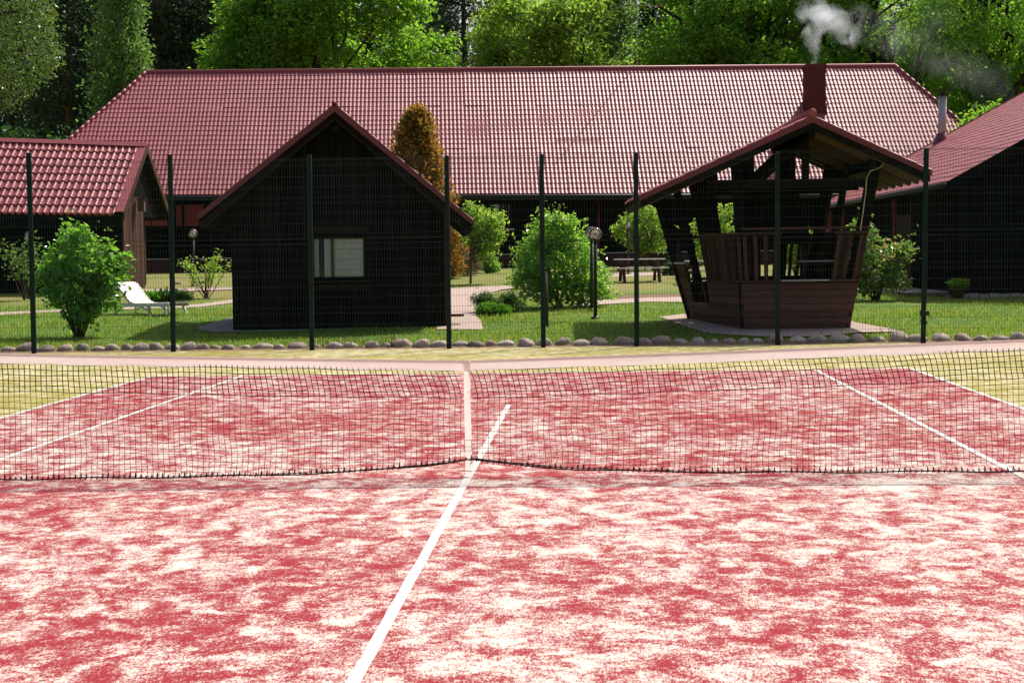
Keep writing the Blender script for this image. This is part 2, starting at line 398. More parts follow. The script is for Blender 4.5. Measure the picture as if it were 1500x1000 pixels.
POLY.append(ribbon('paved_path', [(640, 484), (640, 470), (640, 455), (640, 440), (640, 428), (660, 423.5), (720, 420.5), (790, 417.5)],
                   [(708, 484), (704, 471), (697, 464), (699, 447), (708, 433), (734, 425.5), (756, 423), (790, 421)], 'paving', .030))
POLY.append(ribbon('paved_path', [(840, 446), (885, 441), (950, 437.5), (1012, 436), (1040, 438), (1060, 444), (1100, 470)],
                   [(840, 453), (885, 447), (950, 443.5), (1000, 444), (1012, 450), (1008, 462), (965, 467)], 'paving', .032))
POLY.append(ribbon('paved_path', [(967, 466), (1000, 462), (1060, 455), (1200, 455), (1252, 474), (1312, 485)], [(1030, 489), (1060, 492), (1110, 495), (1200, 495), (1262, 489), (1316, 488)], 'paving', .036))
POLY.append(ribbon('garden_path', [(820, 402.5), (900, 401), (975, 399)], [(820, 407), (900, 406), (975, 403.5)], 'paving'))
POLY.append(ribbon('garden_path', [(-20, 459), (60, 455.5), (170, 451), (290, 446.5), (345, 439)], [(-20, 463.5), (60, 459), (170, 454.5), (290, 450.5), (345, 444)], 'paving'))
POLY.append(ribbon('garden_path', [(200, 424), (260, 423), (345, 421)], [(200, 428), (260, 427.5), (345, 424.5)], 'paving'))
POLY.append(ribbon('soil_patch', [(905, 434), (935, 432), (975, 431), (1010, 431)], [(905, 440.5), (935, 440), (975, 439), (1010, 439)], 'soil', .012))
POLY.append(ribbon('gravel_border', [(285, 482), (330, 468), (345, 465)], [(310, 487), (352, 487), (352, 484)], 'gravel', .02))
tag(MB().add([(-13, 18.86, .001), (13, 18.86, .001), (13, 19.62, .05), (-13, 19.62, .05)], [(0, 1, 2, 3)]).build('soil_strip', 'soil'), kind='structure')

# ------------------------------------------------------------------ tile sheets
def tile_sheet(c00, c10, c01, c11, period, rows, amp=.026, step=.02, clip=None, seg=6, phase=0.0):
    """rolled tile sheet on the quad c00-c10 (eave), c01-c11 (ridge); returns quads"""
    c00, c10, c01, c11 = [np.array(c, float) for c in (c00, c10, c01, c11)]
    wid = np.linalg.norm(c10-c00); ncol = int(round(wid/period)); nrm = np.cross(c10-c00, c01-c00); nrm /= np.linalg.norm(nrm)
    def P(a, b): return (1-a)*(1-b)*c00+a*(1-b)*c10+(1-a)*b*c01+a*b*c11
    prof = [amp*(.5+.5*math.cos(2*math.pi*(k/seg-.5)))**1.1 for k in range(seg+1)]
    V = []; F = []; rs = random.Random(ncol*31+rows); tl = {}
    for j in range(rows):
        for i in range(ncol):
            if clip and not clip((i+.5)/ncol, (j+.5)/rows): continue
            b = len(V); sh = tl.setdefault((i//6, j//9), (rs.gauss(0, .003), rs.gauss(0, .0022), rs.gauss(0, .0009)))
            for k in range(seg+1):
                a = (i+k/seg)/ncol; lf_ = nrm*(sh[0]+sh[1]*((i % 6)+k/seg-3)*.5); lo = P(a, j/rows+sh[2]/rows*5)+lf_; hi = P(a, (j+1)/rows)+lf_
                V += [lo+nrm*(prof[k]+step), hi+nrm*(prof[k]+.001), lo+nrm*(prof[k]+step), lo+nrm*(prof[k]-.012)]
            for k in range(seg):
                o = b+4*k; F += [(o, o+4, o+5, o+1), (o+3, o+7, o+6, o+2)]
    return np.array(V), np.array(F)

# ------------------------------------------------------------------ main building
BY = R(5.2); be = Vector((math.cos(BY), math.sin(BY), 0)); bn = Vector((math.sin(BY), -math.cos(BY), 0))
B0 = onY(750, 283, 63.8)
house = thing('long_house', 'long low dark timber house under a wide hipped wine red tiled roof', 'house', (B0.x, B0.y, gz(B0.y)))
def HL(p): return Vector(p)-Vector((B0.x, B0.y, gz(B0.y)))
eL = HL(onplane(8, 286.5, B0, bn)); eR = HL(onplane(1525, 281.5, B0, bn)); rp = B0-bn*7.0
rL = HL(onplane(214, 107, rp, bn)); rR = HL(onplane(1311, 97, rp, bn))
ed = (eR-eL).length
# ridge line carried out over the full eave width, hips cut off
def along(p): return (p-eL).dot(be)/ed
tL = along(rL); tR = along(rR); rd = (rR-rL)/(tR-tL); q0 = rL-rd*tL; q1 = q0+rd
V, F = tile_sheet(eL, eR, q0, q1, .1855, 26, .028, .022, clip=lambda a, b: tL*b < a < 1-(1-tR)*b)
roof = MB(); back = -bn*14.0
bL = eL+back; bR = eR+back; ov = bn*.0
roof.add([eL-Vector((0, 0, .06)), eR-Vector((0, 0, .06)), rR-Vector((0, 0, .06)), rL-Vector((0, 0, .06)), bL, bR], [(0, 1, 2, 3), (1, 5, 2), (5, 4, 3, 2), (4, 0, 3), (0, 4, 5, 1)])
ro = roof.build('roof', 'tile', house)
tag(quads('roof_tiles', V, 'tile', ro, True, F), kind='stuff')
up = Vector((0, 0, .03))
cap = MB().tube([rL+up, rR+up], .10, 8); cap.build('ridge_cap', 'trim_sunlit', ro, True)
for a, b in ((eL, rL), (eR, rR)):
    c = MB()
    n = 26
    for k in range(n): c.tube([a.lerp(b, k/n)+up, a.lerp(b, (k+1.05)/n)+up*1.4], [.105, .085], 7)
    c.build('hip_cap', 'trim_sunlit', ro, True)
zg = 0.0
wallf = lambda t, h, out=0: (eL+be*(ed*t)-bn*(.75-out))*1.0
def wpt(t, z, out=0): p = eL+be*(ed*t)-bn*(.75-out); return Vector((p.x, p.y, z))
ez = (eL.z+eR.z)/2
MB().hexa([wpt(.03, -.3, -.3), wpt(.97, -.3, -.3), wpt(.97, -.3, -.4)-bn*.1, wpt(.03, -.3, -.4)-bn*.1, wpt(.03, ez+.35, -.3), wpt(.97, ez+.35, -.3), wpt(.97, ez+.35, -.4), wpt(.03, ez+.35, -.4)]).build('wall', 'black_wood', house)
wb = MB(); n = 190
for i in range(n):
    t0 = .03+.94*i/n; t1 = t0+.94/n*.93; d = random.uniform(0, .02)
    wb.hexa([wpt(t0, .62, -.28), wpt(t0, .62, -.2+d), wpt(t1, .62, -.2+d), wpt(t1, .62, -.28), wpt(t0, ez+.3, -.28), wpt(t0, ez+.3, -.2+d), wpt(t1, ez+.3, -.2+d), wpt(t1, ez+.3, -.28)])
tag(wb.build('wall_boards', 'black_wood', house), kind='stuff')
pb = MB()
for i in range(n):
    t0 = .03+.94*i/n; t1 = t0+.94/n*.92; d = random.uniform(0, .02)
    pb.hexa([wpt(t0, -.1, -.22), wpt(t0, -.1, -.02+d), wpt(t1, -.1, -.02+d), wpt(t1, -.1, -.22), wpt(t0, .56, -.22), wpt(t0, .56, -.02+d), wpt(t1, .56, -.02+d), wpt(t1, .56, -.22)])
tag(pb.build('plinth_boards', 'brown_wood', house), kind='stuff')
MB().beam(wpt(.03, .595, .02), wpt(.97, .595, .02), .16, .05).build('plinth_ledge', 'grey_wood', house)
MB().beam(eL+bn*.05-Vector((0, 0, .14)), eR+bn*.05-Vector((0, 0, .14)), .04, .2).build('fascia', 'dark_metal', house)
MB().tube([eL+bn*.12-Vector((0, 0, .10)), eR+bn*.12-Vector((0, 0, .10))], .07, 8).build('gutter', 'dark_metal', house, True)
def house_t(u): return (HL(onplane(u, 300, B0-bn*.75, bn))-eL).dot(be)/ed
def house_z(u, v): return HL(onplane(u, v, B0-bn*.75, bn)).z
t0, t1 = house_t(723), house_t(748); z0, z1 = house_z(735, 332), house_z(735, 299)
def wbox(t0, t1, z0, z1, o0, o1): return MB().hexa([wpt(t0, z0, o0), wpt(t0, z0, o1), wpt(t1, z0, o1), wpt(t1, z0, o0), wpt(t0, z1, o0), wpt(t0, z1, o1), wpt(t1, z1, o1), wpt(t1, z1, o0)])
def window(t0, t1, z0, z1, fr='black_wood'):
    e = .08/ed
    f = wbox(t0-e, t0, z0-.08, z1+.08, -.25, -.1); g = wbox(t1, t1+e, z0-.08, z1+.08, -.25, -.1); f.add(g.v, g.f)
    for za, zb in ((z0-.08, z0), (z1, z1+.08)): g = wbox(t0, t1, za, zb, -.25, -.1); f.add(g.v, g.f)
    w = f.build('window', fr, house)
    wbox(t0, t1, z0, z1, -.19, -.17).build('pane', 'pane', w)
    wbox(t0, t1, z0, z1, -.2, -.195).build('curtain', 'curtain', w)
    wbox(t0-2*e, t1+2*e, z0-.16, z0-.085, -.2, .02).build('sill', 'grey_wood', w)
window(t0, t1, z0, z1)
# red loggia boards, their posts and the downpipe
for ua, ub in ((196, 222), (223.5, 246), (257, 268), (270, 299)):
    t0, t1 = house_t(ua), house_t(ub); k = max(2, int((t1-t0)*ed/.15)); z0, z1 = house_z(ua, 331.5), house_z(ua, 301)
    m_ = MB()
    for i in range(k):
        a = t0+(t1-t0)*i/k; b = t0+(t1-t0)*(i+.93)/k; g = wbox(a, b, z0, z1, .2, .23+random.uniform(0, .01)); m_.add(g.v, g.f)
    m_.build('railing_panel', 'red_wood', house)
wbox(house_t(196), house_t(305), house_z(250, 336), house_z(250, 333), .1, .3).build('railing_beam', 'black_wood', house)
for u in (269, 256.5, 310): wbox(house_t(u)-.06/ed, house_t(u)+.06/ed, 0, ez, .24, .34).build('porch_post', 'black_wood', house)
p = wpt(house_t(877), 0, -.1); MB().tube([(p.x, p.y, .1), (p.x, p.y, ez-.2)], .05, 8).build('downpipe', 'trim', house, True)
# chimney
cp = onplane(1193, 130, B0-bn*4.6, bn); cl = HL(cp); cz1 = HL(onplane(1193, 97, B0-bn*4.6, bn)).z; cz0 = cz1-3.2
def lbox(mb, c, w, d, z0, z1):
    x = be*(w/2); y = bn*(d/2); q = [c-x+y, c+x+y, c+x-y, c-x-y]; return mb.hexa([Vector((p.x, p.y, z0)) for p in q]+[Vector((p.x, p.y, z1)) for p in q])
ch = lbox(MB(), cl, .90, .66, cz0, cz1).build('chimney', 'mortar', house)
bk = MB(); zc = cz0; r = 0
while zc < cz1-.1:
    off = (r % 2)*.12; wd = .94 if zc > cz0+1.35 else 1.04
    for side in (1, -1):
        x = -wd/2
        while x < wd/2-.02:
            x1 = min(x+.23-(off if x == -wd/2 else 0), wd/2); lbox(bk, cl+be*((x+x1)/2)+bn*(side*(.33+.02)), x1-x-.015, .06+random.uniform(0, .012), zc, zc+.063); x = x1
        y = -.33
        while y < .31:
            lbox(bk, cl+be*(side*(wd/2-.03))+bn*(y+.11), .06+random.uniform(0, .012), .205, zc, zc+.063); y += .22
    zc += .078; r += 1
tag(bk.build('brick', 'brick', ch), kind='stuff')
cc = MB(); lbox(cc, cl, 1.06, .86, cz1-.1, cz1-.02); lbox(cc, cl, .98, .78, cz1-.02, cz1+.05); cc.build('chimney_crown', 'brick', ch)
# antenna behind the ridge
ap = onplane(933, 100, B0-bn*7.25, bn); at0 = onplane(933, -18, B0-bn*7.25, bn)
an = thing('tv_antenna', 'thin television aerial with a long crossbar standing above the long roof', 'antenna', ap)
MB().tube([(0, 0, -.9), at0-ap], .022, 6).build('mast', 'steel', an, True)
c0 = onplane(906, 8.5, B0-bn*7.25, bn)-ap; c1 = onplane(971, 9, B0-bn*7.25, bn)-ap
MB().tube([c0, c1], .025, 6).build('crossbar', 'mortar', an, True)
for k in range(7): q = c0.lerp(c1, (k+.5)/7); MB().tube([q+Vector((0, -.45, 0)), q+Vector((0, .45, 0))], .008, 5).build('element', 'mortar', an, True)

# ------------------------------------------------------------------ gable cabin with the curtained window
CY = R(5.5)
cb = onY(497, 483.3, 24.3); cb.z = gz(24.3)
def mk_local(loc, rz):
    n = Vector((math.sin(rz), -math.cos(rz), 0)); e = Vector((math.cos(rz), math.sin(rz), 0))
    def f(u, v, y=0.0):
        p = onplane(u, v, Vector(loc)-n*y, n)-Vector(loc); return p.dot(e), p.z
    return f
cf = mk_local(cb, CY)
cabin = thing('gable_cabin', 'small black timber cabin with a steep gable and one curtained window', 'cabin', cb, CY)
xl = cf(341, 480)[0]; xr = cf(652, 480)[0]; OV = -.5
ax, az = cf(490, 154.5, OV); lx, lz = cf(290.5, 316, OV); rx, rz_ = cf(691.5, 323, OV)
sl_, sr_ = (az-lz)/(ax-lx), (az-rz_)/(rx-ax); D = 4.6; TH = .2
def rake(x): return az-TH-.05-(sl_*(ax-x) if x < ax else sr_*(x-ax))
MB().prism([(xl, .06, 0), (xr, .06, 0), (xr, .06, rake(xr)-.03), (ax, .06, rake(ax)-.03), (xl, .06, rake(xl)-.03)], (0, D-.1, 0)).build('wall', 'black_wood', cabin)
wx0, wz0 = cf(460.5, 406); wx1, wz1 = cf(532, 349.5)
nb = 30; bw = (xr-xl)/nb
for i in range(nb):
    a = xl+i*bw+.006; b = xl+(i+1)*bw-.006; d = random.uniform(0, .018); y0, y1 = .0-d, .05
    segs = [(0.03+random.uniform(-.02, .02), None)]
    if b > wx0-.06 and a < wx1+.06: segs = [(.03, wz0-.08), (wz1+.06, None)]
    for s0, s1 in segs:
        ta = rake(a)-.02 if s1 is None else s1; tb = rake(b)-.02 if s1 is None else s1
        MB().hexa([(a, y0, s0), (b, y0, s0), (b, y1, s0), (a, y1, s0), (a, y0, ta), (b, y0, tb), (b, y1, tb), (a, y1, ta)]).build('wall_board', 'cabin_wood', cabin)
for i in range(24):     # right side wall
    y0 = .1+i*(D-.2)/24; MB().box(xr, xr+.03+random.uniform(0, .012), y0, y0+(D-.2)/24-.012, .02, rake(xr)-.04).build('wall_board', 'cabin_wood', cabin)
MB().box(xr+.002, xr+.10, -.03, .09, .02, rake(xr)-.05).build('corner_board', 'brown_wood', cabin)
rf = MB().prism([(lx, OV, lz-.02), (ax, OV, az-.02), (rx, OV, rz_-.02), (rx, OV, rz_-.12), (ax, OV, az-.13), (lx, OV, lz-.12)], (0, D+1.0, 0)).build('roof', 'black_wood', cabin)
for (x, z, sgn) in ((lx, lz, -1), (rx, rz_, 1)):
    if sgn < 0: V, F = tile_sheet((x, OV+D+1.0, z), (x, OV, z), (ax, OV+D+1.0, az), (ax, OV, az), .19, 10)
    else: V, F = tile_sheet((x, OV, z), (x, OV+D+1.0, z), (ax, OV, az), (ax, OV+D+1.0, az), .19, 10)
    tag(quads('roof_tiles', V, 'tile', rf, True, F), kind='stuff')
    MB().prism([(x, OV-.03, z+.035), (ax, OV-.03, az+.035), (ax, OV-.03, az-.135), (x, OV-.03, z-.09)], (0, .028, 0)).build('barge_trim', 'trim', rf)
    MB().prism([(x-sgn*.05, OV+.01, z-.11), (ax, OV+.01, az-.14), (ax, OV+.01, az-.27), (x-sgn*.05, OV+.01, z-.24)], (0, .04, 0)).build('barge_board', 'black_wood', rf)
    for k in range(7):
        y = OV+.05+k*.86; MB().beam((x-sgn*.02, y, z-.24), (ax, y, az-.22), .08, .14).build('rafter', 'dark_brown', rf)
MB().tube([(ax, OV-.03, az+.02), (ax, OV+D+1.0, az+.02)], .06, 8).build('ridge_cap', 'trim', rf, True)
MB().tube([(ax+.01, OV+.0, az-.5), (ax+.01, OV-.08, az-.5)], .07, 10).build('gable_vent', 'black_wood', cabin)
fw = MB(); e = .06
fw.box(wx0-e, wx0, -.05, .055, wz0-e, wz1+e); fw.box(wx1, wx1+e, -.05, .055, wz0-e, wz1+e); fw.box(wx0, wx1, -.05, .055, wz0-e, wz0); fw.box(wx0, wx1, -.05, .055, wz1, wz1+e)
wn = fw.build('window', 'black_wood', cabin, bev=.006)
mx = cf(487, 380)[0]
MB().box(mx-.035, mx+.035, -.01, .05, wz0, wz1).build('mullion', 'green_frame', wn)
MB().box(wx0, mx-.035, .012, .018, wz0, wz1).build('pane', 'pane', wn); MB().box(mx+.035, wx1, .012, .018, wz0, wz1).build('pane', 'pane', wn)
def curtain(x0, x1, m):
    k = 60; V = []; F = []
    for i in range(k+1):
        x = x0+(x1-x0)*i/k; y = .036+.013*math.sin(i*.9)+.007*math.sin(i*2.3)
        V += [(x, y, wz0), (x, y, wz1)]
    for i in range(k): F.append((2*i, 2*i+2, 2*i+3, 2*i+1))
    quads('curtain', np.array(V), m, wn, True, np.array(F))
bx0, bx1 = cf(467.5, 380)[0], cf(475, 380)[0]
curtain(wx0, bx0, 'curtain'); curtain(bx0, bx1, 'blue'); curtain(bx1, wx1, 'curtain')
MB().box(wx0-.12, wx1+.12, -.14, -.02, wz0-.115, wz0-.085).build('sill', 'brown_wood', wn); MB().box(wx0-.08, wx1+.12, -.06, -.02, wz0-.3, wz0-.16).build('apron', 'dark_brown', wn)
hx0, hz0 = cf(445, 341); hx1, hz1 = cf(544, 331)
MB().prism([(hx0+.12, -.07, hz0), (hx1-.12, -.07, hz0), (hx1, -.07, hz1), (hx0, -.07, hz1)], (0, .05, 0)).build('lintel_board', 'dark_brown', cabin)
MB().box(xl-.06, xr+.08, -.10, .0, -.12, .012).build('plinth', 'gravel', cabin)
kx, kz = cf(656, 412, .6); MB().tube([(xr+.03, .5, 1.0), (xr+.12, .5, 1.0), (xr+.12, .62, 1.0)], .014, 6).build('door_handle', 'steel', cabin)
MB().box(xr+.03, xr+.42, .3, .62, .22, .27).build('step', 'brown_wood', cabin)

# ------------------------------------------------------------------ left cottage with the porch
LC = G(190, 427); 
cot = thing('porch_cottage', 'dark cottage at the left under a wine red tiled roof with an open porch', 'cottage', LC, 0)
lf = mk_local(LC, 0)
FO, RY, BKY = -.7, 2.45, 5.6
ex, ezt = lf(191, 313, FO); rgx, rgz = lf(213, 214, RY); _, rgl = lf(0, 207, RY); _, bz = lf(243, 318, BKY); ex0, ezl = lf(0, 311.5, FO); bx = lf(243, 318, BKY)[0]
XE = (ex+rgx+bx)/3; XW = XE-11.0
kz1 = (rgl-rgz)/(lf(0, 207, RY)[0]-XE); kz0 = (ezl-ezt)/(ex0-XE)
rt = MB().hexa([(XW, FO, ezt+kz0*(XW-XE)-.12), (XE-.05, FO, ezt-.12), (XE-.05, RY, rgz-.14), (XW, RY, rgz+kz1*(XW-XE)-.14), (XW, FO, ezt+kz0*(XW-XE)-.04), (XE-.05, FO, ezt-.04), (XE-.05, RY, rgz-.06), (XW, RY, rgz+kz1*(XW-XE)-.06)])
rt.hexa([(XW, RY, rgz-.14), (XE-.05, RY, rgz-.14), (XE-.05, BKY, bz-.12), (XW, BKY, bz-.12), (XW, RY, rgz-.06), (XE-.05, RY, rgz-.06), (XE-.05, BKY, bz-.04), (XW, BKY, bz-.04)])
croof = rt.build('roof', 'black_wood', cot)
def pt(a, b, c00, c10, c01, c11): return (1-a)*(1-b)*c00+a*(1-b)*c10+(1-a)*b*c01+a*b*c11
c00, c10, c01, c11 = [np.array(c) for c in ((XW, FO, ezt+kz0*(XW-XE)), (XE-.28, FO, ezt), (XW, RY, rgz+kz1*(XW-XE)), (XE-.28, RY, rgz))]
ncol = int(round((XE-.28-XW)/.222)); rows = 9; nrm = np.cross(c10-c00, c01-c00); nrm /= np.linalg.norm(nrm)
tmesh = None
for i in range(ncol):
    for j in range(rows):
        V = []; F = []; seg = 7; o = pt((i+.5)/ncol, (j+.5)/rows, c00, c10, c01, c11)
        for k in range(seg+1):
            q = k/seg; h = .05*(.5+.5*math.cos(2*math.pi*(q-.82)))**3.0; a = (i+q)/ncol
            lo = pt(a, j/rows-.006, c00, c10, c01, c11)-o; hi = pt(a, (j+1)/rows, c00, c10, c01, c11)-o; s_ = .065
            bow = .02*math.sin(math.pi*q)
            lo = lo+(lo-hi)*bow*3.5
            V += [lo+nrm*(h+s_), hi+nrm*(h+.002), lo+nrm*(h+s_), lo+nrm*(h-.02)]
        for k in range(seg): F += [(4*k, 4*k+4, 4*k+5, 4*k+1), (4*k+3, 4*k+7, 4*k+6, 4*k+2)]
        if tmesh is None:
            t_ = quads('roof_tile', np.array(V), 'tile', croof, True, np.array(F)); tmesh = t_.data
        else: t_ = link('roof_tile', tmesh, None, croof)
        t_.location = o
V, F = tile_sheet((XE-.1, BKY, bz), (XW, BKY, bz), (XE-.1, RY, rgz), (XW, RY, rgz), .222, 9); tag(quads('roof_tiles', V, 'tile', croof, True, F), kind='stuff')
MB().prism([(XW, RY-.16, rgz+kz1*(XW-XE)-.02), (XW, RY, rgz+kz1*(XW-XE)+.12), (XW, RY+.16, rgz+kz1*(XW-XE)-.02)], (XE-XW+.02, 0, -kz1*(XW-XE))).build('ridge_cap', 'trim_sunlit', croof)
for (ya, za, yb, zb) in ((FO, ezt, RY, rgz), (BKY, bz, RY, rgz)):
    MB().hexa([(XE-.30, ya, za+.055), (XE+.01, ya, za+.055), (XE+.01, yb, zb+.055), (XE-.30, yb, zb+.055), (XE-.30, ya, za+.075), (XE+.01, ya, za+.075), (XE+.01, yb, zb+.075), (XE-.30, yb, zb+.075)]).build('verge_trim', 'trim_sunlit', croof)
    MB().hexa([(XE-.02, ya, za-.20), (XE+.03, ya, za-.20), (XE+.03, yb, zb-.20), (XE-.02, yb, zb-.20), (XE-.02, ya, za+.05), (XE+.03, ya, za+.05), (XE+.03, yb, zb+.05), (XE-.02, yb, zb+.05)]).build('barge_board', 'brown_wood', croof)
MB().box(XW, XE-.06, FO+.02, FO+.06, ezt-.42, ezt-.05).build('fascia', 'black_wood', croof)
wxr = lf(178, 420)[0]; wxe = wxr+.12
WB = 2.6
MB().box(XW+.4, wxe-.06, 0, WB, -.1, ezt-.05).build('wall', 'black_wood', cot)
MB().prism([(wxe-.06, 0.0, ezt-.05), (wxe-.06, BKY-.9, bz-.05), (wxe-.06, RY, rgz-.25)], (-.1, 0, 0)).build('gable_wall', 'black_wood', cot)
for k in range(15):
    y = .02+k*(WB)/15; MB().box(wxe-.058, wxe-.02+random.uniform(0, .012), y, y+WB/15-.014, -.05, ezt+min(.6, y*.5)).build('wall_board', 'brown_wood', cot)
wbm = MB()
for k in range(60): x = wxe-.1-k*.15; wbm.box(x-.14, x, -.03, 0, -.05, ezt-.1)
tag(wbm.build('wall_boards', 'black_wood', cot), kind='stuff')
px_, _ = lf(211, 400, BKY-.5); MB().box(px_-.07, px_+.07, BKY-.6, BKY-.46, 0, bz).build('porch_post', 'brown_wood', cot)
px2, _ = lf(199, 400, WB+.1); MB().box(px2-.04, px2+.04, WB+.1, WB+.2, -.1, ezt+.4).build('porch_post', 'brown_wood', cot)
bbx, bbz = lf(205.5, 301, 1.6); bh = thing('nest_box', 'little pale wooden box hanging in the gable of the left cottage', 'box', LC+Vector((bbx+.05, 1.6, bbz)))
MB().box(-.1, .1, -.12, .12, -.2, .2).build('body', 'orange_wood', bh); MB().box(-.14, .14, -.16, .16, .2, .23).build('lid', 'brown_wood', bh)
MB().tube([(0, -.121, .06), (0, -.128, .06)], .03, 10).build('entrance_hole', 'dark_metal', bh)
MB().box(lf(200, 424)[0], lf(215, 424)[0], BKY-.9, BKY-.5, .16, .22).build('step', 'grey_wood', cot)

# ------------------------------------------------------------------ right wing
WF = onY(1432, 432, 33.4); WF.z = gz(33.4)
wing = thing('gabled_wing', 'dark timber building at the right with a pink red tiled roof slope', 'house', WF)
P1 = onY(1389, 268, 33.0)-WF; P2 = onY(1203, 300.5, 54.5)-WF; P2.z = P1.z = (P1.z+P2.z)/2
T1 = onY(1500, 205, 33.0)-WF; T2 = onY(1500, 137.5, 54.5)-WF
s1 = (T1.z-P1.z)/(T1.x-P1.x); WR = 8.2
Q1 = P1+Vector((WR, 0, s1*WR)); s2 = (T2.z-P2.z)/(T2.x-P2.x); Q2 = P2+Vector((WR*s1/s2, 0, s1*WR))
wr = MB().hexa([P2-Vector((0, 0, .2)), P1-Vector((0, 0, .2)), Q1-Vector((0, 0, .2)), Q2-Vector((0, 0, .2)), P2-Vector((0, 0, .04)), P1-Vector((0, 0, .04)), Q1-Vector((0, 0, .04)), Q2-Vector((0, 0, .04))])
E1 = Q1+Vector((WR, 0, -s1*WR)); E2 = Q2+Vector((WR, 0, -s1*WR))
wr.hexa([Q2-Vector((0, 0, .2)), Q1-Vector((0, 0, .2)), E1-Vector((0, 0, .2)), E2-Vector((0, 0, .2)), Q2-Vector((0, 0, .04)), Q1-Vector((0, 0, .04)), E1-Vector((0, 0, .04)), E2-Vector((0, 0, .04))])
wroof = wr.build('roof', 'black_wood', wing)
V, F = tile_sheet(P2, P1, Q2, Q1, .2, 26, .028, .024); tag(quads('roof_tiles', V, 'tile', wroof, True, F), kind='stuff')
V, F = tile_sheet(E1, E2, Q1, Q2, .2, 26, .028, .024, seg=4); tag(quads('roof_tiles', V, 'tile', wroof, True, F), kind='stuff')
MB().prism([P1+Vector((0, -.03, .03)), Q1+Vector((0, -.03, .03)), Q1+Vector((0, -.03, -.34)), P1+Vector((0, -.03, -.30))], (0, .04, 0)).build('barge_board', 'black_wood', wroof)
MB().prism([P2+Vector((0, .03, .09)), Q2+Vector((0, .03, .09)), Q2+Vector((0, .03, -.2)), P2+Vector((0, .03, -.2))], (0, .05, 0)).build('verge_trim', 'trim', wroof)
MB().tube([P1+Vector((-.08, 0, -.08)), P2+Vector((-.08, 0, -.08))], .07, 8).build('gutter', 'dark_metal', wroof, True)
wl = WF; wf = mk_local(WF, 0)
gx = wf(1399, 430)[0]
side = (P2-P1); side.z = 0; sd = side.normalized()
WA = Vector((gx, 0, 0)); WBk = WA+sd*(side.length-.4)
MB().prism([(gx, .03, -.2), (gx+2*WR-1.2, .03, -.2), (gx+2*WR-1.2, .03, P1.z), (Q1.x, .03, Q1.z-.3), (gx, .03, P1.z+s1*(gx-P1.x)-.25)], (0, .15, 0)).build('gable_wall', 'black_wood', wing)
gw = MB(); x = gx
while x < gx+WR:
    h = P1.z+s1*(x-P1.x)-.3; d = random.uniform(0, .018); gw.hexa([(x, -.02-d, -.1), (x+.145, -.02-d, -.1), (x+.145, .03, -.1), (x, .03, -.1), (x, -.02-d, h), (x+.145, -.02-d, h+.145*s1), (x+.145, .03, h+.145*s1), (x, .03, h)]); x += .155
tag(gw.build('wall_boards', 'black_wood', wing), kind='stuff')
cx_ = wf(1410, 430)[0]; MB().box(cx_-.11, cx_+.11, -.12, -.045, -.05, P1.z+s1*(cx_-P1.x)-.35).build('corner_board', 'black_wood', wing)
sn = Vector((-sd.y, sd.x, 0)) if sd.x < 0 else Vector((sd.y, -sd.x, 0))
sn = Vector((-abs(sd.y), -abs(sd.x), 0)).normalized()
def sbox(s0, s1_, z0, z1, o0, o1):
    q = [WA+sd*s0+sn*o0, WA+sd*s1_+sn*o0, WA+sd*s1_+sn*o1, WA+sd*s0+sn*o1]
    return MB().hexa([Vector((p.x, p.y, z0)) for p in q]+[Vector((p.x, p.y, z1)) for p in q])
ln = side.length-.4
sbox(0.16, ln, -.2, P1.z, -.15, 0).build('side_wall', 'black_wood', wing)
sb = MB(); s = .02
while s < ln-.15: g = sbox(s, s+.145, -.1+.02*s, P1.z-.05, .002, .03+random.uniform(0, .015)); sb.add(g.v, g.f); s += .155
tag(sb.build('wall_boards', 'black_wood', wing), kind='stuff')
def side_s(u, v=320):
    p = onplane(u, v, WF+WA, sn)-WF; return (p-WA).dot(sd), p.z
def swin(u0, u1, v0, v1, fr):
    a = side_s(u1, v1)[0]; b, z0 = side_s(u0, v1); z1 = side_s(u0, v0)[1]; a, b = min(a, b), max(a, b); f = MB()
    for q in ((a-.12, a, z0-.1, z1+.1), (b, b+.12, z0-.1, z1+.1), (a, b, z0-.1, z0), (a, b, z1, z1+.1)): g = sbox(*q, .04, .12); f.add(g.v, g.f)
    w = f.build('window', fr, wing); sbox(a, b, z0, z1, .055, .065).build('pane', 'pane', w); sbox(a, b, z0, z1, .047, .05).build('curtain', 'curtain' if u0 < 1250 else 'blue', w)
a = side_s(1338, 350)[0]; b = side_s(1316, 350)[0]; a, b = min(a, b), max(a, b); dr = MB(); q = (b-a)/6
for k in range(6): g = sbox(a+k*q, a+(k+.94)*q, .15, 2.3, .04, .07+random.uniform(0, .01)); dr.add(g.v, g.f)
dr.build('door', 'dark_brown', wing); sbox(b+.02, b+.16, .1, P1.z-.1, .04, .14).build('door_post', 'trim', wing); sbox(a-.12, a-.02, .1, P1.z-.1, .04, .10).build('door_post', 'brown_wood', wing)
swin(1232, 1238, 310, 334, 'red_wood'); swin(1215, 1219, 312, 336, 'red_wood')
dk = MB(); a = side_s(1392, 424)[0]
for k in range(8): g = sbox(.2, 6.0, .1, .14, .1+k*.14, .225+k*.14); dk.add(g.v, g.f)
dk.build('deck', 'grey_wood', wing); sbox(.2, 6.0, -.1, .099, .12, 1.15).build('deck_base', 'soil', wing)
be_ = MB(); 
for k in range(30):
    x = gx-.3+k*.27; be_.box(x, x+.25, -.55-random.uniform(0, .03), -.42, -.14, .06+random.uniform(0, .04))
tag(be_.build('edging_stones', 'stone', wing), kind='stuff')
fb = onY(1379, 206, 52.6)-WF; ft = onY(1381, 141, 52.6)-WF
fl = MB().tube([fb+Vector((0, 0, -.4)), ft], .15, 14).build('flue_pipe', 'steel', wing, True)
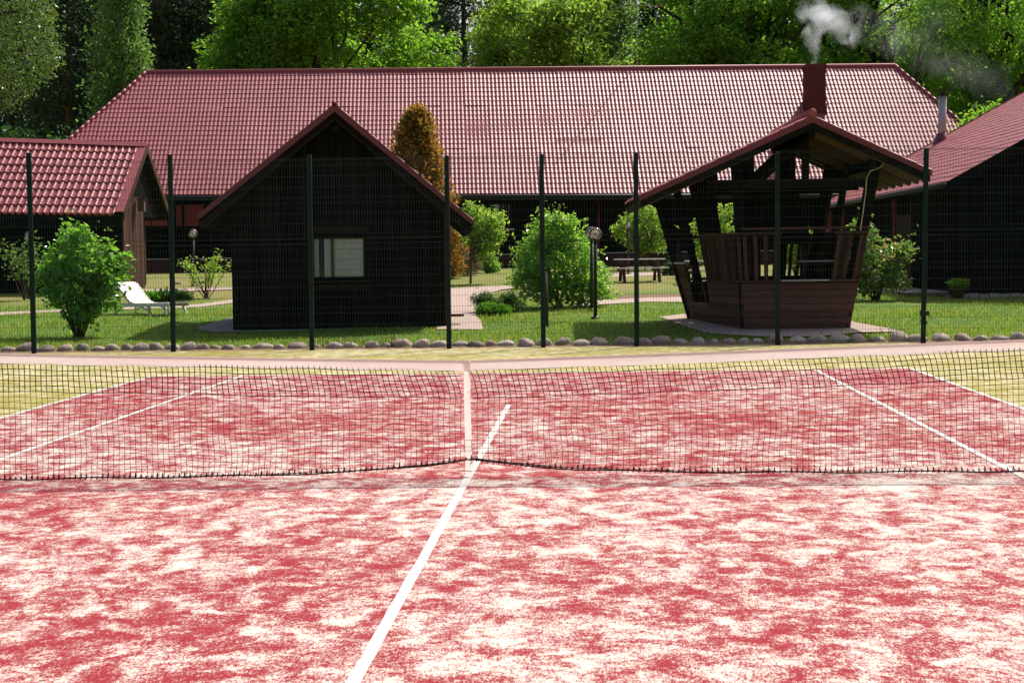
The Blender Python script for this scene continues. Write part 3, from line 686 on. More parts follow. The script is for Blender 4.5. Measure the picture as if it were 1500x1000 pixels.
MB().lathe([(.17, 0), (.17, .02), (.1, .07), (.1, .13), (.0, .14)], 12, ft).build('flue_neck', 'dark_metal', fl)
MB().box(ft.x-.42, ft.x+.42, ft.y-.12, ft.y+.12, ft.z+.16, ft.z+.20).build('flue_cap', 'dark_metal', fl)
MB().lathe([(.38, -.5), (.32, -.1), (.19, .25), (.16, .27)], 12, fb).build('flashing', 'trim', fl, True)

# ------------------------------------------------------------------ gazebo
GY = R(1.6); g0 = G(1092, 485)
gaz = thing('gazebo', 'dark wooden gazebo with outward leaning posts, boarded parapet and red tiled roof', 'gazebo', g0, GY)
gf = mk_local(g0, GY)
fwid = gf(1244, 483)[0]
PV = [Vector((-.82, 3.85, 0)), Vector((0, 0, 0)), Vector((fwid, 0, 0)), Vector((fwid-.25, 3.8, 0)), Vector((fwid*.3, 4.6, 0))]
cen = sum(PV, Vector())/5
_, hT = gf(1092, 414); _, hR = gf(1150, 342)
def lean(i):
    return {0: Vector((-.27, .1, 0)), 1: Vector((-.06, -.02, 0)), 2: Vector((.19, -.04, 0)), 3: Vector((.19, .08, 0)), 4: Vector((0, .2, 0))}[i]
def gp(i, t, h, inset=0):
    j = (i+1) % 5; a = PV[i]+lean(i)*h; b = PV[j]+lean(j)*h; p = a.lerp(b, t); e = (PV[j]-PV[i]).normalized(); return p+Vector((-e.y, e.x, 0))*inset+Vector((0, 0, h))
def gboards(i, ta, tb, hmax, nb, parent=None):
    for k in range(nb):
        h0 = -.02+hmax*k/nb+.004; h1 = -.02+hmax*(k+1)/nb-.004; d = random.uniform(-.012, .006)
        MB().hexa([gp(i, ta, h0, d), gp(i, tb, h0, d), gp(i, tb, h0, .035), gp(i, ta, h0, .035), gp(i, ta, h1, d), gp(i, tb, h1, d), gp(i, tb, h1, .035), gp(i, ta, h1, .035)]).build('parapet_board', 'side_wood', parent or gaz)
gboards(0, .48, .995, hT, 7); gboards(0, .2, .48, hT*.55, 4); gboards(0, .0, .2, hT*1.38, 10)
gboards(1, .0, 1, hT, 7); gboards(2, 0, 1, hT, 7); gboards(3, 0, 1, hT, 7); gboards(4, 0, 1, hT, 7)
for (i, ta, tb, hh) in ((0, .0, .2, hT*1.38), (0, .2, .48, hT*.55), (0, .48, .99, hT), (2, 0, 1, hT), (3, 0, 1, hT), (4, 0, 1, hT)):
    MB().hexa([gp(i, ta, 0, .04), gp(i, tb, 0, .04), gp(i, tb, 0, .06), gp(i, ta, 0, .06), gp(i, ta, hh-.03, .04), gp(i, tb, hh-.03, .04), gp(i, tb, hh-.03, .06), gp(i, ta, hh-.03, .06)]).build('gap_backing', 'black_wood', gaz)  # added black sheets behind the boards, keep bright gaps closed and dark
MB().add([tuple(p*.98+cen*.02+Vector((0, 0, .1))) for p in PV], [(0, 1, 2, 3, 4)]).build('floor', 'brown_wood', gaz)
for i in range(5):
    lo = hT
    for (ta, tb) in (((.5, 1.0),) if i == 0 else ((.0, .33), (.74, 1.0)) if i == 1 else ((0, 1),)):
        MB().beam(gp(i, ta, lo+.02, .02), gp(i, tb, lo+.02, .02), .10, .05).build('rail', 'brown_wood', gaz)
        MB().beam(gp(i, ta, hR, .02), gp(i, tb, hR, .02), .08, .06).build('rail', 'brown_wood', gaz)
        ln_ = (gp(i, tb, lo)-gp(i, ta, lo)).length; k = 0 if i == 4 else max(3, int(ln_/(.17 if i != 0 else .2)))
        for q in range(k):
            t = ta+(tb-ta)*(q+.5)/k; MB().beam(gp(i, t, lo+.045, .02), gp(i, t, hR-.03, .02), .075, .03, gp(i, t, 0)-cen).build('baluster', 'brown_wood', gaz)
MB().beam(gp(1, .33, hT+.03, 0), gp(1, .74, hT+.03, 0), .24, .035).build('counter', 'grey_wood', gaz)
MB().beam(gp(1, .02, hR+.1, .03), gp(1, 1.0, hR+.1, .03), .05, .05).build('rail', 'brown_wood', gaz)
MB().beam(gp(0, -.02, hT*1.38+.02, .02), gp(0, .22, hT*1.38+.02, .02), .12, .04).build('rail', 'grey_wood', gaz)
rax, raz = gf(1190, 170, -.85); rlx, rlz = gf(936, 287, -.85); rrx, rrz = gf(1365, 250, -.85)
gsl = (raz-rlz)/(rax-rlx); gsr = (raz-rrz)/(rrx-rax)
def groof(x): return raz-(gsl*(rax-x) if x < rax else gsr*(x-rax))
YF, YB = -.85, 4.9
# roof posts
for (i, t, w) in ((0, 0, .34), (0, .22, .16), (0, .42, .18), (0, .64, .2), (1, 0, .22), (2, 0, .24), (2, .5, .2), (3, 0, .26), (3, .5, .2), (4, 0, .34), (4, .55, .3)):
    inw = (cen-gp(i, t, 0)); inw.z = 0; inw = inw.normalized()*.2; b = gp(i, t, .05, 0)+inw; h = 2.7
    for _ in range(4):
        tp = gp(i, t, h, 0)+inw; h = groof(tp.x)-.2
    tp = gp(i, t, h, 0)+inw; MB().beam(b, tp, w, .14, tp-cen-Vector((0, 0, tp.z))).build('post', 'black_wood', gaz, bev=.01)
gr_ = MB().prism([(rlx, YF, rlz-.03), (rax, YF, raz-.03), (rrx, YF, rrz-.03), (rrx, YF, rrz-.09), (rax, YF, raz-.1), (rlx, YF, rlz-.09)], (0, YB-YF, 0)).build('roof', 'black_wood', gaz)
for sgn, (x, z) in ((-1, (rlx, rlz)), (1, (rrx, rrz))):
    if sgn < 0: V, F = tile_sheet((x, YB, z), (x, YF, z), (rax, YB, raz), (rax, YF, raz), .19, 11)
    else: V, F = tile_sheet((x, YF, z), (x, YB, z), (rax, YF, raz), (rax, YB, raz), .19, 8)
    tag(quads('roof_tiles', V, 'tile', gr_, True, F), kind='stuff')
    MB().prism([(x, YF-.03, z-.0), (rax, YF-.03, raz+.01), (rax, YF-.03, raz-.13), (x, YF-.03, z-.10)], (0, .028, 0)).build('barge_trim', 'trim', gr_)
    MB().prism([(x-sgn*.03, YF+.01, z-.1), (rax, YF+.01, raz-.12), (rax, YF+.01, raz-.26), (x-sgn*.03, YF+.01, z-.22)], (0, .05, 0)).build('barge_board', 'black_wood', gr_)
    for k in range(8):
        y = YF+.25+k*.78; MB().beam((x-sgn*.03, y, z-.16), (rax-sgn*-.02, y, raz-.18), .09, .15).build('rafter', 'orange_wood', gr_)
    for fr in (.12, .36, .6, .84): q = Vector((x, 0, z)).lerp(Vector((rax, 0, raz)), fr); MB().beam((q.x, YF+.1, q.z-.105), (q.x, YB-.1, q.z-.105), .1, .025).build('batten', 'orange_wood', gr_)
MB().tube([(rax, YF-.04, raz+.06), (rax, YB, raz+.06)], .09, 8).build('ridge_cap', 'trim_sunlit', gr_, True)
MB().beam((rax, YF+.1, raz-.32), (rax, YB-.1, raz-.32), .14, .16).build('ridge_beam', 'black_wood', gr_)
for yb in (.12, 2.0, 3.85):
    zb = min(groof(gp(0, .5, 2.6).x), groof(fwid+.4))-.35
    MB().beam((-.75, yb, zb), (fwid+.55, yb, zb), .12, .18).build('tie_beam', 'black_wood', gaz); MB().beam((rax, yb, zb), (rax, yb, raz-.25), .14, .14).build('king_post', 'black_wood', gaz)
    MB().beam((rax-.9, yb, zb+.05), (rax, yb, raz-.4), .1, .1).build('brace', 'black_wood', gaz)
for xx in (-.62, fwid+.45): MB().beam((xx, -.3, groof(xx)-.33), (xx, 4.5, groof(xx)-.33), .12, .16).build('wall_plate', 'black_wood', gaz)
hearth = thing('barbecue_hearth', 'dark grill hearth with a tapering hood standing inside the gazebo', 'hearth', g0, GY)
hx = gf(1140, 380, 3.2)[0]; hz = raz
MB().box(hx-.65, hx+.75, 2.9, 3.7, .1, 1.0).build('base', 'dark_metal', hearth, bev=.02); MB().box(hx-.7, hx+.8, 2.84, 3.74, 1.0, 1.06).build('slab', 'black_wood', hearth)
MB().hexa([(hx-.7, 2.9, 1.75), (hx+.7, 2.9, 1.75), (hx+.7, 3.7, 1.75), (hx-.7, 3.7, 1.75), (hx-.42, 3.1, 2.95), (hx+.42, 3.1, 2.95), (hx+.42, 3.6, 2.95), (hx-.42, 3.6, 2.95)]).build('hood', 'black_wood', hearth)
MB().box(hx-.68, hx-.55, 3.5, 3.7, 1.06, 1.75).build('hood_leg', 'dark_metal', hearth); MB().box(hx+.55, hx+.68, 3.5, 3.7, 1.06, 1.75).build('hood_leg', 'dark_metal', hearth)
tb_ = thing('serving_table', 'small pale topped table inside the gazebo', 'table', g0, GY)
tx, tz = gf(1195, 381, 2.0); MB().box(tx-.35, tx+.4, 1.7, 2.3, tz-.04, tz).build('tabletop', 'grey_wood', tb_)
for a in (-.3, .34):
    for b in (1.75, 2.22): MB().box(tx+a, tx+a+.05, b, b+.05, .1, tz-.04).build('leg', 'brown_wood', tb_)
cp_ = [gf(u, v, -.1) for u, v in ((1297, 236), (1288, 246), (1274, 251), (1269, 262), (1268, 280), (1264, 310), (1260, 338))]
cord = thing('power_cord', 'cream power cord hanging down a gazebo post on its right side', 'cord', g0, GY)
MB().tube([(a, -.12, b) for a, b in cp_], .012, 6).build('cable', 'cream', cord, True)
for u, v in ((1243, 366), (1242.5, 376)):
    a, b = gf(u, v, .35); MB().box(a-.035, a+.035, .32, .37, b-.06, b+.05).build('socket', 'white', cord, bev=.006)
a, b = gf(1243, 362, .35); a2, b2 = gf(1252, 359.5, .35); MB().tube([(a, .345, b), (a+.02, .345, b2), (a2, .345, b2)], .009, 5).build('cable', 'cream', cord)

# ------------------------------------------------------------------ fence
FPX = [(42, 224, 50, 515), (249, 227, 254, 513.5), (453, 227, 457, 511.5), (654, 228, 658, 509.5), (793, 226, 796, 507.5), (931, 224, 933, 506), (1139, 223, 1139, 503), (1357, 217, 1352, 500)]
FY = 18.76
fence = thing('mesh_fence', 'tall dark green welded wire mesh fence behind the tennis court', 'fence', (0, FY, 0))
FX = [(onY(b[0], b[1], FY).x+onY(b[2], b[3], FY).x)/2 for b in FPX]; FX = [FX[0]-2.6]+FX+[FX[-1]+2.6]
FT = [3.7]+[onY(b[0], b[1], FY).z for b in FPX]+[3.6]
for i, x in enumerate(FX):
    lx_ = 0
    if 0 < i < len(FX)-1: b = FPX[i-1]; lx_ = onY(b[0], b[1], FY).x-onY(b[2], b[3], FY).x
    p = MB().beam((x-lx_/2, 0, -.1), (x+lx_/2, 0, FT[i]), .085, .07, (0, 1, 0)).build('fence_post', 'green_paint', fence, bev=.006)
    c = MB()
    for z in (.35, 1.1, 1.7, 2.0, 2.7, 3.3): c.box(x-.03, x+.03, -.055, -.03, z, z+.05)
    c.build('clip', 'green_paint', p)
def panel(x0, x1, z0, z1, folds, flip):
    mb = MB(); zs = []; z = z0
    pts = [(z0, 0)]
    for f in folds: pts += [(f-.05, 0), (f, -.03), (f+.05, 0)]
    pts.append((z1, 0)); n = int((x1-x0)/.0505); rr = .0022
    for k in range(n+1):
        x = x0+(x1-x0)*k/n; mb.tube([(x, y, z) for z, y in pts], rr, 4, False)
    hs = [z0+.03, z1-.03]
    for f in folds: hs += [f-.05, f+.05]
    allz = sorted(hs); full = []
    for a, b in zip(allz, allz[1:]):
        g = b-a
        if g > .25:
            m_ = int(round(g/.2)); full += [a+g*q/m_ for q in range(1, m_)]
    for z in hs+full: mb.tube([(x0, .006, z), ((x0+x1)/2, .006+random.uniform(-.01, .01), z+random.uniform(-.008, .004)), (x1, .006, z)], .0030, 4, False)
    mb.build('wire_panel', 'wire', fence)
def zat(v, u=560): return onY(u, v, FY).z
fl_lo = [zat(454), zat(399), zat(359)-.0]; fl_hi = [zat(347), zat(292), zat(237)]
for a, b in zip(FX, FX[1:]):
    j = random.uniform(-.015, .015)
    panel(a+.05, b-.05, .04, zat(353), [f+j for f in (zat(454), zat(399), zat(360))], 0)
    panel(a+.05, b-.05, zat(352)+.02, zat(229), [f+j for f in (zat(345), zat(292), zat(237))], 1)
cl_ = thing('wire_coil', 'dark cord tied in a knot round the fence post near the rosebush', 'cord', (FX[8], FY-.06, 0))
def frz(v): return onY(1352, v, FY).z
cpts = [(-.06-.02*math.sin(k*.7), -.02, frz(462)+(frz(486)-frz(462))*k/8) for k in range(9)]
MB().tube(cpts, .016, 6).build('hanging_end', 'dark_metal', cl_, True)
knot = MB()
for q in range(3): knot.tube([(.075*math.cos(a), .06+.07*math.sin(a), frz(461)+.03*q+.01*math.sin(3*a)) for a in [k*math.pi/8 for k in range(17)]], .017, 6)
knot.build('loop', 'dark_metal', cl_, True)

# ------------------------------------------------------------------ stones
STX = [(14, 22), (40, 28), (67, 24), (97, 22), (121, 22), (145, 19), (165, 20), (187, 20), (208, 22), (229, 21), (253, 22), (277, 22), (296, 17), (316, 16), (335, 18), (360, 15), (385, 26), (409, 16), (434, 26), (464, 11), (490, 23), (514, 20), (530, 9), (546, 18), (565, 16), (588, 28), (617, 22), (643, 26), (673, 22), (697, 24), (719, 18), (741, 25), (771, 26), (797, 22), (825, 22), (851, 26), (877, 26), (914, 30), (942, 24), (969, 28), (998, 21), (1023, 20), (1046, 14), (1068, 18), (1089, 16), (1110, 17), (1136, 27), (1167, 25), (1197, 27), (1228, 25), (1258, 24), (1285, 24), (1313, 28), (1342, 28), (1377, 24), (1409, 24), (1437, 18), (1463, 22), (1489, 22)]
def rock(w, h, seed):
    rs = random.Random(seed); mb = MB(); n, m_ = 14, 8; ph = [rs.uniform(0, 6.28) for _ in range(6)]; k = [rs.uniform(.6, 1.5) for _ in range(3)]; sk = rs.uniform(-.25, .25)
    prof = []
    for j in range(m_+1):
        th = math.pi*(j/m_); 
        for i in range(n):
            a = 2*math.pi*i/n; r = 1+.13*math.sin(2*a+ph[0])*k[0]+.09*math.sin(3*a+ph[1]+j)*k[1]+.09*math.sin(th*3+ph[2]+a)+.06*math.sin(5*a+ph[3]-2*th)+rs.uniform(-.05, .05)*math.sin(th)
            sn_, cs_ = math.sin(th), math.cos(th); sn_ = abs(sn_)**.9; cs_ = math.copysign(abs(cs_)**1.05, cs_); x = sn_*math.cos(a)*r; y = sn_*math.sin(a)*r; z = cs_*(1+.20*math.sin(a+ph[4])*sn_+.13*math.sin(a*3+ph[5])*sn_)+rs.uniform(-.04, .04)*sn_
            z = max(-.5, z)
            mb.v.append(((x+sk*z*.5)*w/2, y*w/2*.85, z*h))
    for j in range(m_):
        for i in range(n): i2 = (i+1) % n; mb.f.append((j*n+i, (j+1)*n+i, (j+1)*n+i2, j*n+i2))
    return mb
MARKS = ['below the lilac bush', 'between lilac bush and sun lounger', 'left of the curtained cabin window', 'below the curtained cabin window', 'before the paved path', 'before the big round bush', 'left of the gazebo parapet', 'before the gazebo parapet', 'before the right hand building']
TON = ['pale rounded', 'grey', 'reddish grey', 'broad']
cnt = {}
for i, (u, w) in enumerate(STX):
    v = 516-16.5*(u-40)/1300
    p = onY(u, v, 19.22+.06*math.sin(i*2.1)); wd = w/78.0*1.08; h = wd*random.uniform(.28, .48)
    o = rock(wd, h, i*7+1).build('field_stone', 'stone', None, True); o.location = (p.x, p.y, .02); o.rotation_euler = (0, 0, random.uniform(-.3, .3))
    sgm = sum(1 for b in FPX if b[2] < u); cnt[sgm] = cnt.get(sgm, 0)+1
    size = 'broad' if w >= 26 else 'small' if w < 18 else 'middling'
    o['__s'] = sgm; tag(o, '%s stone under the fence %s, %s from left there' % (size, MARKS[sgm], ['first', 'second', 'third', 'fourth', 'fifth', 'sixth', 'seventh', 'eighth', 'ninth', 'tenth', 'eleventh', 'twelfth'][cnt[sgm]-1]), 'stone', 'field stones edging the lawn under the fence')
    del o['__s']

# ------------------------------------------------------------------ net
net = thing('tennis_net', 'black tennis net with white tape and white centre strap', 'net', (0, 0, 0))
def ztop(x): return .892+.178*(abs(x)/6.4)**1.12
def zbot(x): return .012+.125*math.exp(-abs(x)/.75)
XS = np.arange(-6.35, 6.351, .0425)
def col_pts(x, thick):
    t = ztop(x)-.075; ph = math.sin(x*1.7)*.5+.5*math.sin(x*.6+1)
    out = []
    return t
netm = MB(); netk = MB(); sp = .0423; rows = 21
def wob(x, r): return .010*math.sin(x*2.1+r*.33)+.007*math.sin(x*5.3+r*.7)+.006*math.sin(r*.55+x*.4)
def node(x, r):
    z = ztop(x)-.078-r*sp*(1+.01*math.sin(x*3)); zb = zbot(x)
    if z < zb+.03: z = zb+max(0, (z+.35-zb))*.03*random.uniform(.6, 1.2)
    z += .004*math.sin(x*9+r*1.3)
    lean_ = .05*(.5+.5*math.tanh((x+1.5)*1.2))*min(r, 5)/5 if r <= 5 else .05*(.5+.5*math.tanh((x+1.5)*1.2))
    return (x+lean_+wob(x, r)*.55, .012*math.sin(x*1.1+r*.4)-.01*r/rows, z)
grid = [[node(float(x), r) for r in range(rows)] for x in XS]
for c in grid:
    if abs(c[9][0]) < .034: continue
    netm.tube(c[5:], .0022, 4, False)
    netk.tube([c[0][:2]+(c[0][2]+.02,)]+c[:6], .0038, 4, False)
for r in range(rows):
    for sd_ in (-1, 1): (netk if r <= 5 else netm).tube([grid[i][r] for i in range(len(XS)) if grid[i][r][0]*sd_ > .02], .0040 if r == 5 else .0034 if r < 5 else .0022, 4, False)
tag(netm.build('netting', 'net', net), kind='stuff'); tag(netk.build('double_netting', 'net', net), kind='stuff')
btm = MB().tube([(float(x), -.02+.006*math.sin(x*8), zbot(x)+.006*math.sin(x*6)+.004) for x in XS], .0055, 5, False)
btm.build('bottom_cord', 'net', net, True)
lace = MB()
for x in XS[::1]:
    x = float(x); z = zbot(x); lace.tube([(x-.006, -.024, z-.006), (x, -.012, z+.03+.012*math.sin(x*31)), (x+.007, -.03, z+.004)], .005, 4, False)
tag(lace.build('lacing', 'net', net), kind='stuff')
V = []; F = []; nx = 161
for i in range(nx):
    x = -6.4+12.8*i/(nx-1); z = ztop(x); w = .004*math.sin(x*3.1)+.003*math.sin(x*9)+.0025*math.sin(x*23+2*math.sin(x*3))
    for (y, dz) in ((-.012+w*.3, -.078+w*.5), (-.012+w*.4, -.05), (-.010, -.03), (-.006, -.004), (-.003, .001), (.001, .001), (.003, -.004)): V.append((x, y, z+dz))
for i in range(nx-1):
    for k in range(6): F.append((i*7+k, (i+1)*7+k, (i+1)*7+k+1, i*7+k+1))
quads('tape', np.array(V), 'tape', net, True, np.array(F))
strap = MB()
prof = [(0, -.021, .9), (0, -.024, .80), (.0, -.026, .5), (0.003, -.028, .25), (.004, -.03, .12), (.0, -.03, .05), (.012, -.032, .002)]
prof = [(0, .008, .89), (0, .004, .896), (0, -.014, .896), (0, -.0145, .80), (0, -.015, .5), (.003, -.016, .25), (.004, -.018, .12), (.0, -.02, .05), (.012, -.024, .002)]
for a, b in zip(prof, prof[1:]): strap.add([(a[0]-.025, a[1], a[2]), (a[0]+.025, a[1], a[2]), (b[0]+.025, b[1], b[2]), (b[0]-.025, b[1], b[2])], [(0, 1, 2, 3)])
so_ = strap.build('centre_strap', 'strap', net)
bu = MB()
for z in (.285, .235, .205): bu.beam((-.028, -.02, z), (.028, -.02, z), .006, .004)
for s in (-1, 1): bu.beam((s*.027, -.02, .204), (s*.027, -.02, .29), .004, .004)
bu.build('buckle', 'steel', so_)
an_ = MB().tube([(-.055, -.02, 0), (-.055, -.02, .05), (.07, -.02, .05), (.07, -.02, 0)], .0028, 5); an_.tube([(.012, -.04, .1), (.035, -.04, .115), (.045, -.04, .1), (.03, -.04, .08)], .002, 5)
an_.build('ground_anchor', 'steel', net)
for s in (-1, 1): MB().lathe([(.045, -.05), (.045, 1.08), (.035, 1.11), (0, 1.12)], 14, (s*6.4, 0, 0)).build('net_post', 'green_paint', net, True)

DB = np.stack([RS.uniform(-4, 4, 70), RS.uniform(-6.3, 11, 70), np.full(70, .011)], 1); dd = RS.normal(size=(70, 3)); dd[:, 2] = np.abs(dd[:, 2])*.25; dd /= np.linalg.norm(dd, axis=1)[:, None]; ee = np.cross(dd, [0, 0, 1]); zz_ = RS.uniform(.008, .022, 70)[:, None]
tag(quads('fallen_bits', np.stack([DB, DB+dd*zz_*.5+ee*zz_*.3, DB+dd*zz_, DB+dd*zz_*.5-ee*zz_*.3], 1), 'twig'), kind='stuff')
# ------------------------------------------------------------------ lamps and stake
def lamp(u, vb, vt, dia, label, hide=None):
    b = G(u, vb); top = onY(u+ (0), vt, b.y); r = dia; t = thing('globe_lamp', label, 'lamp', b, 0, 'globe lamps in the garden'); hgt = top.z-b.z; dx = top.x-b.x
    MB().tube([(0, 0, -.1), (dx, 0, hgt-r*.9)], [.045, .038], 10).build('pole', 'dark_metal', t, True)
    MB().lathe([(.11, 0), (.11, .03), (.05, .06)], 12).build('base', 'dark_metal', t, True)
    MB().lathe([(.0, -.02), (.075, -.02), (.085, .05), (.07, .09), (0, .1)], 12, (dx, 0, hgt-r*.95)).build('holder', 'dark_metal', t, True)
    gl = MB().lathe([(r*math.sin(math.pi*k/14)+.0005, -r*math.cos(math.pi*k/14)) for k in range(15)], 20, (dx, 0, hgt)).build('globe', 'globe', t, True)
    MB().lathe([(.0, -.07), (.03, -.06), (.055, .02), (.04, .065), (0, .085)], 12, (dx, 0, hgt-.03)).build('bulb', 'bulb', gl, True)
lamp(872, 467, 342.5, .148, 'front one of the two close globe lamps beside the big bush')
lamp(866.5, 455, 341, .148, 'rear one of the two close globe lamps, half hidden by its twin')
lamp(920.5, 402, 331, .125, 'globe lamp behind the picnic table, in front of a round tree')
lamp(283, 420, 342, .15, 'globe lamp on a thin pole beside the sparse young shrub')
lamp(43, 437, 346, .15, 'globe lamp half hidden by the leftmost fence post')
b = G(799, 479.5); st = thing('timber_stake', 'short dark post standing in the lawn right behind a fence post', 'post', b)
MB().tube([(0, 0, -.1), (.0, 0, 1.15)], [.07, .055], 10).build('shaft', 'bark', st, True); MB().lathe([(.055, 1.15), (.04, 1.18), (0, 1.19)], 10).build('cap', 'dark_metal', st)

# ------------------------------------------------------------------ lounger, picnic tables, flower pot
lo = G(219, 460.5)
lg = thing('sun_lounger', 'pale sun lounger with raised curved back on the lawn beside the lilac bush', 'sun lounger', lo, R(-33))
prof = [(-1.08, .66), (-1.03, .77), (-.93, .82), (-.82, .79), (-.62, .60), (-.46, .44), (-.32, .335), (-.15, .285), (.2, .27), (.6, .275), (.95, .295), (1.05, .30)]
def dens(ps, n):
    out = []
    for (a, b), (c, d) in zip(ps, ps[1:]): out += [(a+(c-a)*k/n, b+(d-b)*k/n) for k in range(n)]
    return out+[ps[-1]]
dp = dens(prof, 4); sl2 = MB()
for (a, b), (c, d) in zip(dp, dp[1:]): q = Vector((c-a, 0, d-b))*.44; m_ = Vector(((a+c)/2, 0, (b+d)/2)); sl2.hexa([m_-q+Vector((0, y, z)) if k else m_+q+Vector((0, y, z)) for (k, y, z) in ((1, -.31, -.02), (0, -.31, -.02), (0, .31, -.02), (1, .31, -.02), (1, -.31, 0), (0, -.31, 0), (0, .31, 0), (1, .31, 0))])
tag(sl2.build('slats', 'white', lg), kind='stuff')
for y in (-.335, .335):
    MB().beam((-1.05, y, .235), (1.05, y, .26), .035, .09).build('side_rail', 'white', lg, bev=.008)
    fr = MB()
    for (a, b), (c, d) in zip(prof[:8], prof[1:8]): fr.beam((a, y, b-.03), (c, y, d-.03), .03, .06)
    fr.build('back_frame', 'white', lg)
    for x0, x1, br in ((-.82, -.88, .3), (.32, .38, -.3), (.86, .98, 0)):
        MB().beam((x0, y, .25), (x1, y, 0.0), .05, .09, (0, 1, 0), .04, .05).build('leg', 'white', lg, bev=.006)
        if br: MB().beam((x0+br*.1, y, .12), (x0+br, y, .22), .04, .05, (0, 1, 0)).build('leg_brace', 'white', lg)
def picnic(u, v, rz, label, length=1.75):
    p = G(u, v); t = thing('picnic_table', label, 'picnic table', p, rz, 'picnic tables on the lawn'); h = length/2
    for k in range(5): y = -.36+k*.15; MB().box(-h, h, y, y+.138, .71, .75).build('top_plank', 'bright_wood', t, bev=.008)
    for y in (-.78, .54):
        for k in (0, 1): MB().box(-h-.06, h+.06, y+k*.125, y+k*.125+.115, .42, .46).build('bench_plank', 'bright_wood', t, bev=.008)
    for x in (-h+.25, h-.25):
        MB().beam((x, -.28, .71), (x, -.72, -.05), .06, .10, (1, 0, 0)).build('leg', 'brown_wood', t); MB().beam((x, .28, .71), (x, .72, -.05), .06, .10, (1, 0, 0)).build('leg', 'brown_wood', t)
        MB().box(x-.09, x-.04, -.76, .76, .33, .42).build('cross_beam', 'brown_wood', t); MB().box(x-.09, x-.04, -.36, .38, .63, .71).build('cross_beam', 'brown_wood', t)
        MB().beam((x, 0, .40), (x*.25, 0, .70), .05, .06, (0, 1, 0)).build('brace', 'brown_wood', t)
picnic(937, 412, R(5), 'weathered picnic table with benches on the lawn beyond the twin lamps', 1.65)
picnic(1040, 416, R(5), 'weathered picnic table mostly hidden behind the gazebo parapet', 1.7)

# ------------------------------------------------------------------ foliage
RN = np.random.default_rng(11)
def leaf_quads(P, size, up=.3, droop=0, aspect=.55, rng=RN):
    n = len(P); d = rng.normal(size=(n, 3)); d[:, 2] = d[:, 2]*.8-droop; d /= np.linalg.norm(d, axis=1)[:, None]
    q = rng.normal(size=(n, 3)); q[:, 2] += up*3; s = np.cross(d, q); s /= (np.linalg.norm(s, axis=1)[:, None]+1e-9); nn = np.cross(s, d)
    z = (size*rng.uniform(.6, 1.25, n))[:, None]; w = z*aspect*.5; m_ = P+d*z*.45
    fold = nn*w*.35
    return np.stack([P, m_+s*w+fold, P+d*z-nn*z*.1, m_-s*w+fold], axis=1)
def clumps_in(blobs, n, rng=RN, inner=.5):
    vol = np.array([b[3]*b[4]*b[5] for b in blobs])**.75; idx = rng.choice(len(blobs), n, p=vol/vol.sum())
    B = np.array(blobs)[idx]; d = rng.normal(size=(n, 3)); d /= np.linalg.norm(d, axis=1)[:, None]; r = rng.uniform(inner**2, 1.0, n)**.5
    return B[:, :3]+d*r[:, None]*B[:, 3:6], d
def lumpy(c, rad, nsub, k=(.3, .5), rng=RN, zlo=-.7):
    out = []
    for _ in range(nsub):
        d = rng.normal(size=3); d /= np.linalg.norm(d); d[2] = max(d[2], zlo); s = rng.uniform(*k); rr = rng.uniform(.5, .92)
        out.append((c[0]+d[0]*rad[0]*rr, c[1]+d[1]*rad[1]*rr, c[2]+d[2]*rad[2]*rr, rad[0]*s, rad[1]*s, rad[2]*s*.8))
    return out
def foliage(blobs, nclump, per, cr, size, up=.3, droop=0, aspect=.55, rng=RN, flat=.6, inner=.5):
    C, _ = clumps_in(blobs, nclump, rng, inner); P = np.repeat(C, per, axis=0)+rng.normal(size=(nclump*per, 3))*np.array([cr, cr, cr*flat])
    return leaf_quads(P, size, up, droop, aspect, rng), C
def limbs(mb, base, C, r0, zfork, rng, n=14, seg=6, crook=.12):
    base = Vector(base)
    for c in C[rng.choice(len(C), min(n, len(C)), replace=False)]:
        c = Vector(c); z = zfork*(rng.uniform(.6, 1.0)); s = base+Vector((0, 0, z)); ln_ = (c-s).length; pts = [s]
        for k in range(1, seg):
            t = k/seg; p = s.lerp(c, t); p.z += math.sin(t*math.pi)*ln_*.06; p += Vector(rng.normal(size=3))*ln_*crook*.35; pts.append(p)
        pts.append(c); mb.tube(pts, [r0*(1-.9*k/seg)**1.0+.02 for k in range(seg+1)], 6)
def tree(name, label, cat, base, height, blobs, nclump, per, cr, size, leafm, barkm, trunk_r, zfork, group=None, nl=16, **kw):
    base = Vector(base); t = thing(name, label, cat, base, 0, group); rng = np.random.default_rng(int(abs(base.x*31+base.y*7))+5)
    front = kw.pop('front', 0); Q, C = foliage(blobs, nclump, per, cr, size, rng=rng, **kw)
    if front: k_ = rng.uniform(0, 1, len(C)) > front*(C[:, 1] < -.5); Q = Q[np.repeat(k_, per)]
    quads('crown', Q, leafm, t)
    mb = MB(); zt = max(b[2] for b in blobs); mb.tube([(0, 0, -.3), (rng.normal()*.1, 0, zfork*.5), (rng.normal()*.15, .1, zfork), (rng.normal()*.4, .2, (zfork+zt)/2), (rng.normal()*.5, .2, zt)], [trunk_r*1.25, trunk_r, trunk_r*.85, trunk_r*.5, trunk_r*.12], 10)
    limbs(mb, (0, 0, 0), C, trunk_r*.5, zfork, rng, nl); mb.build('trunk', barkm, t, True); return t
def pxbase(u, Z):  # ground spot under photo column u at depth
    p = onY(u, 375, Z); return Vector((p.x, p.y, gz(p.y)))
